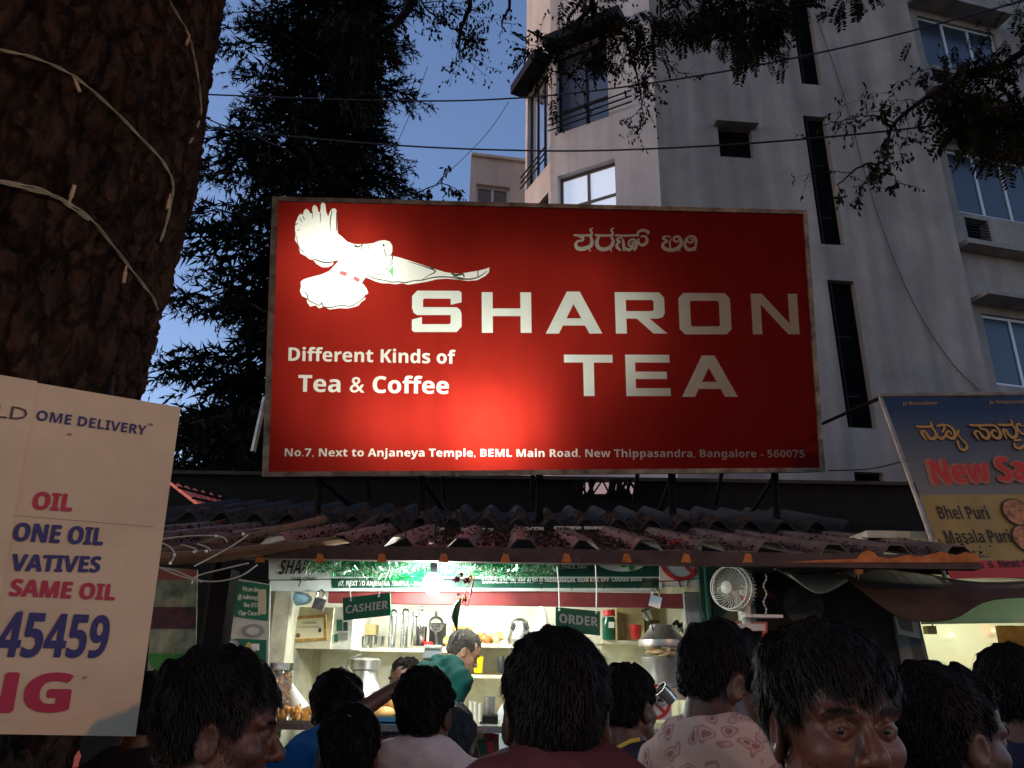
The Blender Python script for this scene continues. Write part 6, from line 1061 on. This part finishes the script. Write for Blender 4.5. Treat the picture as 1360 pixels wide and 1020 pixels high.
    # eyes
    if face:
        for s_ in (1, -1):
            e = H((s_*.031, .0729, .000)); B = MB(); B.ball(ws([e])[0], .0128*sc*hs, 16, 12); eo = B.build('eye', 'eye white', root, True)
            g_ = Vector(face).normalized() if isinstance(face, tuple) else (R2 @ Vector(Rh @ np.array([0, 1, 0]))); MB().ball(Vector(ws([e])[0])+g_*.0076*sc*hs, (.0068*sc*hs,)*3, 12, 8).build('iris', 'iris', eo, True)
            br = [H((s_*.050, .076, .018)), H((s_*.034, .091, .027)), H((s_*.014, .094, .021))]; B = MB()
            for k in range(170):
                t = rng_.random(); p = (1-t)**2*br[0]+2*t*(1-t)*br[1]+t*t*br[2]+rng_.normal(0, 1, 3)*np.array([.001, .001, .0022]); d = Rh @ np.array([s_*.9, .1, .25+rng_.normal()*.3])*.008; q = ws([p, p+d]); w_ = Vector((0, 0, .0006)); B.add([Vector(q[0])-w_, Vector(q[0])+w_, Vector(q[1])], [(0, 1, 2)])
            B.build('eyebrow', 'hair black', root)
    # hair
    hz = axis(-.2, .2, [(-.2, .2)], .006 if fine < .007 else .009, .02); Hf = Field(hz*1.0, hz*1.0, hz*1.0); t_ = hairt
    Hf.ell((0, -.02, .036), (.076+t_, .095+t_, .088+t_), k=.01); Hf.ell((0, -.04, -.02), (.066+t_*.6, .07+t_*.6, .075+t_*.5), k=.02)
    if hair == 'long': Hf.ell((0, -.085, -.04), (.075, .05, .11), k=.03); Hf.cap((0, -.09, -.05), (0, -.1, -.22), .06, .05, .03)
    if hair == 'tied': Hf.ell((0, -.115, -.03), (.045, .04, .045), k=.015)
    x = Hf.X[:, None, None]; y = Hf.Y[None, :, None]; z = Hf.Z[None, None, :]
    noise = .004*np.sin(x*90+3*np.sin(y*60))+.004*np.sin(y*80+z*70)+.003*np.sin(x*170+z*150)
    line = np.interp(Hf.Y, [-.13, -.09, -.035, -.015, .012, .03, .05, .085, .13], [-.06 if hair != 'long' else -.26, -.055 if hair != 'long' else -.2, -.035, .012, .012, -.005 if hair != 'tied' else .03, .058-fringe, .068-fringe, .07-fringe])[None, :, None]
    tp = np.clip((.055-z)/.09, 0, 1)*(0 if hair == 'long' else 1); Fh = np.maximum(Hf.F+noise*(1-.6*tp)+tp*hairt*.72, (line-z)*.8+noise*1.5)
    if hair != 'long': Fh = np.maximum(Fh, -(np.sqrt(((abs(x)-.095)/.03)**2+((y+.01)/.025)**2+((z+.0)/.03)**2)-1)*.02)
    Vh, Qh = surface(Fh.astype(np.float32), Hf.X, Hf.Y, Hf.Z); Vw = ws(hc+(Vh*hs) @ Rh.T); ho = arr_mesh('hair', Vw, Qh, hairmat.replace('hair', 'scalp').replace('scalp black', 'scalp black'), root)
    # loose strands
    tv = []; pick = rng_.integers(0, len(Qh), strands); crown = np.array([.01, -.06, .13])
    for f in pick:
        p = Vh[Qh[f]].mean(0); nn = p/np.array([.08, .1, .1])**2; nn /= np.linalg.norm(nn)
        if (line.min() > p[2]): continue
        d = p-crown; d -= nn*(d@nn); L = np.linalg.norm(d); d = (d/L if L > 1e-5 else np.array([0, 1, 0]))+np.array([0, 0, -.15]); d = d*.8+nn*(.06 if hair == 'short' else .04)+rng_.normal(0, .19, 3)*(2.2 if rng_.random() < .06 else 1); d /= np.linalg.norm(d); ln = rng_.uniform(.008, .026)*slen*(1.6 if hair == 'long' else 1); w_ = np.cross(d, nn)*.0005
        m_ = p+d*ln*.55; e = p+d*ln-nn*ln*.18; tv += [p-w_*1.3, p+w_*1.3, m_+w_, m_-w_, m_-w_, m_+w_, e+w_*.2, e-w_*.2]
    tv = ws(hc+(np.array(tv)*hs) @ Rh.T); so_ = arr_mesh('loose_strands', tv, np.arange(len(tv)).reshape(-1, 4), hairmat, ho, False); stuff(so_)
    if beard:
        nrm = Vb_; loc = (Vb_-hc) @ Rh/hs; m_ = (loc[:, 2] < -.03-.0*loc[:, 1]) & (loc[:, 2] > -.125) & (loc[:, 1] > .01) & ~((abs(loc[:, 0]) < .024) & (loc[:, 2] > -.082) & (loc[:, 2] < -.058)) & ~((loc[:, 2] > -.05) & (abs(loc[:, 0]) < .055)) | ((abs(loc[:, 0]) < .028) & (loc[:, 2] < -.048) & (loc[:, 2] > -.06) & (loc[:, 1] > .08)) | ((abs(loc[:, 0]) > .06) & (loc[:, 1] > .005) & (loc[:, 1] < .03) & (loc[:, 2] < .02) & (loc[:, 2] > -.08))
        ids_ = np.nonzero(m_)[0]; tv = []
        if len(ids_):
            for i_ in rng_.choice(ids_, beard):
                p = loc[i_]+rng_.normal(0, .0018, 3); o_ = p/np.linalg.norm(p); d = o_*.5+np.array([0, 0, -.9])+rng_.normal(0, .25, 3); d /= np.linalg.norm(d); ln = rng_.uniform(.004, .009); w_ = np.cross(d, o_); w_ = w_/(np.linalg.norm(w_)+1e-6)*.0005; p = p-o_*.001; tv += [p-w_, p+w_, p+d*ln]
            tv = ws(hc+(np.array(tv)*hs) @ Rh.T); stuff(arr_mesh('beard', tv, np.arange(len(tv)).reshape(-1, 3), 'hair black', root, False))
    # shirt
    X2, Y2, Z2 = axis(xlo-.02, xhi+.02, [], .012, .012), axis(ylo-.02, yhi+.02, [], .012, .012), axis(.75, zhi+.03, [], .012, .012); Sf = Field(X2, Y2, Z2); torso(Sf, .013); Sf.cap(T((-.045, -.035, 1.455)), T((.045, -.035, 1.455)), .058, .058, .03)
    for s_ in (1, -1):
        A = ar[s_]
        if sleeve == 'long': Sf.cap(A[0], A[1], .065, .05, .03); Sf.cap(A[1], A[1]+(A[2]-A[1])*.95, .05, .038, .015)
        else: e = A[0]+(A[1]-A[0])*.78; Sf.cap(A[0], e, .066, .058, .03); dd = (A[1]-A[0])/np.linalg.norm(A[1]-A[0]); Sf.cap(e+dd*.055, e+dd*.16, .05, .06, .004, True)
    Sf.cap(T((0, 0, .84)), T((0, 0, .95)), .14, .14, .03)
    x = X2[:, None, None]; y = Y2[None, :, None]; z = Z2[None, None, :]; Sf.F += (.006*np.sin(z*34+x*26+2.5*np.sin(x*17+z*6))*np.clip(.5+np.sin(x*9+z*5),0,1)+.0035*np.sin(x*52-z*38+y*25+2*np.sin(z*21))+.002*np.sin(z*95+x*60)).astype(np.float32)
    n0 = T((0, -.02, 1.44)); n1 = T((0, .03, 1.60)); Sf.cap(n0+np.array([0, .015, .10]), n1+np.array([0, .02, .1]), .052, .085, .006, True)
    mat(shirt[0], shirt[1], .9, var=.22, scale=7, bump=.3, bscale=160, spec=.08) if shirt[0] not in MATS else 0
    Vs_, Qs = surface(Sf.F, X2, Y2, Z2); sh = arr_mesh('shirt', ws(Vs_), Qs, shirt[0], root)
    if collar:
        B = MB(); n = 28; rings = []
        for (rr, hh) in ((.056, -.03), (.058, .006), (.062, .011), (.069, -.008), (.077, -.030)):
            for k in range(n+1):
                a = R_(112)+R_(316)*k/n; fr = max(0, math.cos(a-math.pi/2)); rings.append(T((rr*1.02*math.cos(a), -.012+rr*math.sin(a)*.98, 1.475+hh-.03*fr-.005*0)))
        V_ = ws(rings); m1 = n+1; B.add([tuple(q) for q in V_], [(i*m1+k, i*m1+k+1, (i+1)*m1+k+1, (i+1)*m1+k) for i in range(4) for k in range(n)]); co = B.build('collar', shirt[2] if len(shirt) > 2 else shirt[0], sh, True); md = co.modifiers.new('thickness', 'SOLIDIFY'); md.thickness = .002
    X3, Y3, Z3 = axis(-.22, .22, [], .016, .016), axis(-.18, .22, [], .016, .016), axis(.03, 1.05, [], .02, .02); Tf = Field(X3, Y3, Z3); Tf.ell((0, 0, .92), (.168, .124, .12), k=.03)
    for s_ in (1, -1): Tf.cap((s_*.085, 0, .88), (s_*.095, .02, .48), .098, .072, .03); Tf.cap((s_*.095, .02, .48), (s_*.1, 0, .06), .07, .058, .02)
    Vt, Qt = surface(Tf.F, X3, Y3, Z3); arr_mesh('trousers', ws(Vt), Qt, 'trouser', root)
    for s_ in (1, -1):
        B = MB(); B.ball((0, 0, 0), (.046, .135, .04), 12, 8); V_ = ws([np.array(q)+np.array([s_*.105, .05, .035]) for q in B.v]); B.v = [tuple(q) for q in V_]; B.build('shoe', 'shoe', root, True)
    return root, H, ws, hc, sc
# printed floral cloth
M = mat('floral cloth', (.42, .33, .28), .9, spec=.08); n_ = M.node_tree.nodes; l_ = M.node_tree.links; tc = n_.new('ShaderNodeTexCoord'); ds = n_.new('ShaderNodeTexNoise'); ds.inputs['Scale'].default_value = 9; vo = n_.new('ShaderNodeTexVoronoi'); vo.feature = 'F1'; vo.inputs['Scale'].default_value = 26; ad = n_.new('ShaderNodeMixRGB'); ad.inputs[0].default_value = .12
l_.new(tc.outputs['Object'], ad.inputs[1]); l_.new(tc.outputs['Object'], ds.inputs['Vector']); l_.new(ds.outputs['Color'], ad.inputs[2]); l_.new(ad.outputs[0], vo.inputs['Vector']); ra = n_.new('ShaderNodeValToRGB'); cr_ = ra.color_ramp; cr_.elements[0].position = .0; cr_.elements[0].color = (.26, .14, .13, 1); cr_.elements[1].position = .52; cr_.elements[1].color = (.45, .36, .31, 1)
for p_, c_ in ((.22, (.27, .14, .13, 1)), (.25, (.42, .32, .28, 1)), (.33, (.42, .33, .29, 1)), (.36, (.33, .2, .18, 1)), (.42, (.3, .17, .15, 1)), (.45, (.44, .35, .30, 1))): e = cr_.elements.new(p_); e.color = c_
l_.new(vo.outputs['Distance'], ra.inputs[0]); l_.new(ra.outputs[0], n_['Principled BSDF'].inputs['Base Color'])
# ---- the crowd, from the photographer towards the stall
person('man in the centre seen from behind, thick black hair, maroon collar', 738, 949, 1.30, 4, hy=-4, head_s=.97, drop=.055, slen=.75, sk='skin dark', shirt=('maroon cloth', (.085, .03, .035)), fine=.005, strands=9000, hairt=.009, beard=0)
person('young bearded man at the left edge in profile facing right', 292, 972, 1.50, -62, hy=-14, hp=-4, sk='skin brown', shirt=('charcoal cloth', (.03, .03, .035)), fine=.004, strands=8500, hairt=.02, beard=2600, face=1, fringe=.008)
person('young man looking back at the camera, fringe and red-lit cheek', 1107, 966, 1.16, 186, hy=0, hp=1, sk='skin brown', shirt=('dull red cloth', (.13, .04, .04)), fine=.0036, strands=10000, hairt=.019, fringe=.024, face=(-.25, -.95, .04), beard=900)
person('man in pink floral shirt with bowed head facing right', 962, 908, 1.9, -58, drop=.035, slen=.65, hy=-18, hp=-20, sk='skin dark', shirt=('floral cloth', (.3, .3, .3)), fine=.0045, strands=7500, hairt=.013, face=1)
person('man at lower right with short hair in profile facing right', 1262, 984, 1.53, -70, drop=.02, slen=.6, hy=-8, hp=-2, sk='skin dark', shirt=('black cloth', (.015, .015, .02)), fine=.005, strands=6500, hairt=.012, face=1)
person('dark figure at the right edge before the lit chaat room', 1350, 928, 2.25, -30, sk='skin dark', shirt=('navy cloth', (.015, .02, .05)), fine=.007, strands=2600, hairt=.02)
person('man with curly dark hair left of the raised arm', 446, 944, 3.0, 8, shirt=('slate cloth', (.06, .07, .09)), fine=.007, strands=2400, hairt=.02)
person('woman with tied shiny hair and grey top, lowest in front of the arm', 462, 1000, 2.4, 14, female=True, hair='tied', shirt=('pale grey cloth', (.3, .32, .33)), fine=.006, strands=1500, hairt=.010)
person('man from behind in white shirt below the bun tray', 565, 948, 2.55, -10, drop=.035, slen=.7, hy=-6, shirt=('white shirt cloth', (.5, .47, .48)), fine=.006, strands=2400, hairt=.014)
person('woman with long brown hair close behind the white-shirted man', 602, 985, 3.2, -20, female=True, hair='long', sk='skin light', shirt=('dark blue cloth', (.02, .03, .06)), fine=.007, strands=1800, hairmat='hair grey', hairt=.012)
person('man in navy shirt whose shoulder shows left of the central head', 708, 948, 2.75, 6, shirt=('navy shirt cloth', (.025, .045, .11)), fine=.008, strands=300)
person('boy with black hair and navy jacket with yellow piping', 836, 940, 2.6, -38, hy=-6, sk='skin brown', shirt=('school jacket', (.03, .035, .06), 'pale blue cloth' if mat('pale blue cloth', (.35, .5, .62), .85) else 0), fine=.006, strands=2400, hairt=.016, head_s=.95)
ra_ = person('man in blue t-shirt stretching his bare arm towards the buns', 318, 940, 2.75, -22, shirt=('royal blue cloth', (.015, .10, .26)), fine=.008, strands=300, arms={1: [P(470, 950, 2.95), P(534, 908, 3.05), P(552, 905, 3.08)]}, sk='skin brown')
person('person in salmon shirt half hidden under the painted board', 85, 918, 3.0, -50, shirt=('salmon cloth', (.50, .12, .10)), fine=.008, strands=300)
person('dark-haired man in the shadow between board and bearded man', 196, 950, 2.9, -8, sk='skin dark', shirt=('black cloth', (.015, .015, .02)), fine=.008, strands=1200, hairt=.02)
person('tea maker in green shirt bending over the counter inside the stall', 616, 866, 4.72, -48, hy=-30, hp=-14, lean=.72, sk='skin light', shirt=('bottle green cloth', (.003, .032, .029)), fine=.006, strands=900, hairt=.009, hairmat='hair grey', floor=.25, face=1, head_s=.93, arms=None)
person('seated cashier inside the stall, only forehead and hair visible', 537, 906, 4.62, 150, sk='skin brown', shirt=('olive cloth', (.1, .12, .08)), fine=.006, strands=700, hairt=.010, floor=.25, face=1)
person('stall helper in white shirt mostly hidden by the central head', 706, 900, 4.7, 20, shirt=('helper white cloth', (.62, .66, .68)), fine=.008, strands=300, floor=.25)
# yellow piping on the boy's jacket and the woman's hair band
bp = [P(x, y, 2.48) for x, y in ((806, 1000), (822, 992), (838, 984), (850, 982))]
hb_ = MB().tube([P(x, y, 2.31) for x, y in smooth_path([(438, 962), (455, 951), (474, 955), (488, 968)], 4)], .0028, 6).build('hair_band', 'steel', None, True)
_w = [o for o in bpy.data.objects if o.get('label', '').startswith('woman with tied')][0]; hb_.parent = _w; hb_.location = -_w.location; hb_.name = 'hair_band'
_b = [o for o in bpy.data.objects if o.get('label', '').startswith('boy with')][0]; yp = MB().tube(bp, .006, 6).build('piping', mat('yellow cloth', (.5, .4, .05), .8), _b, True)
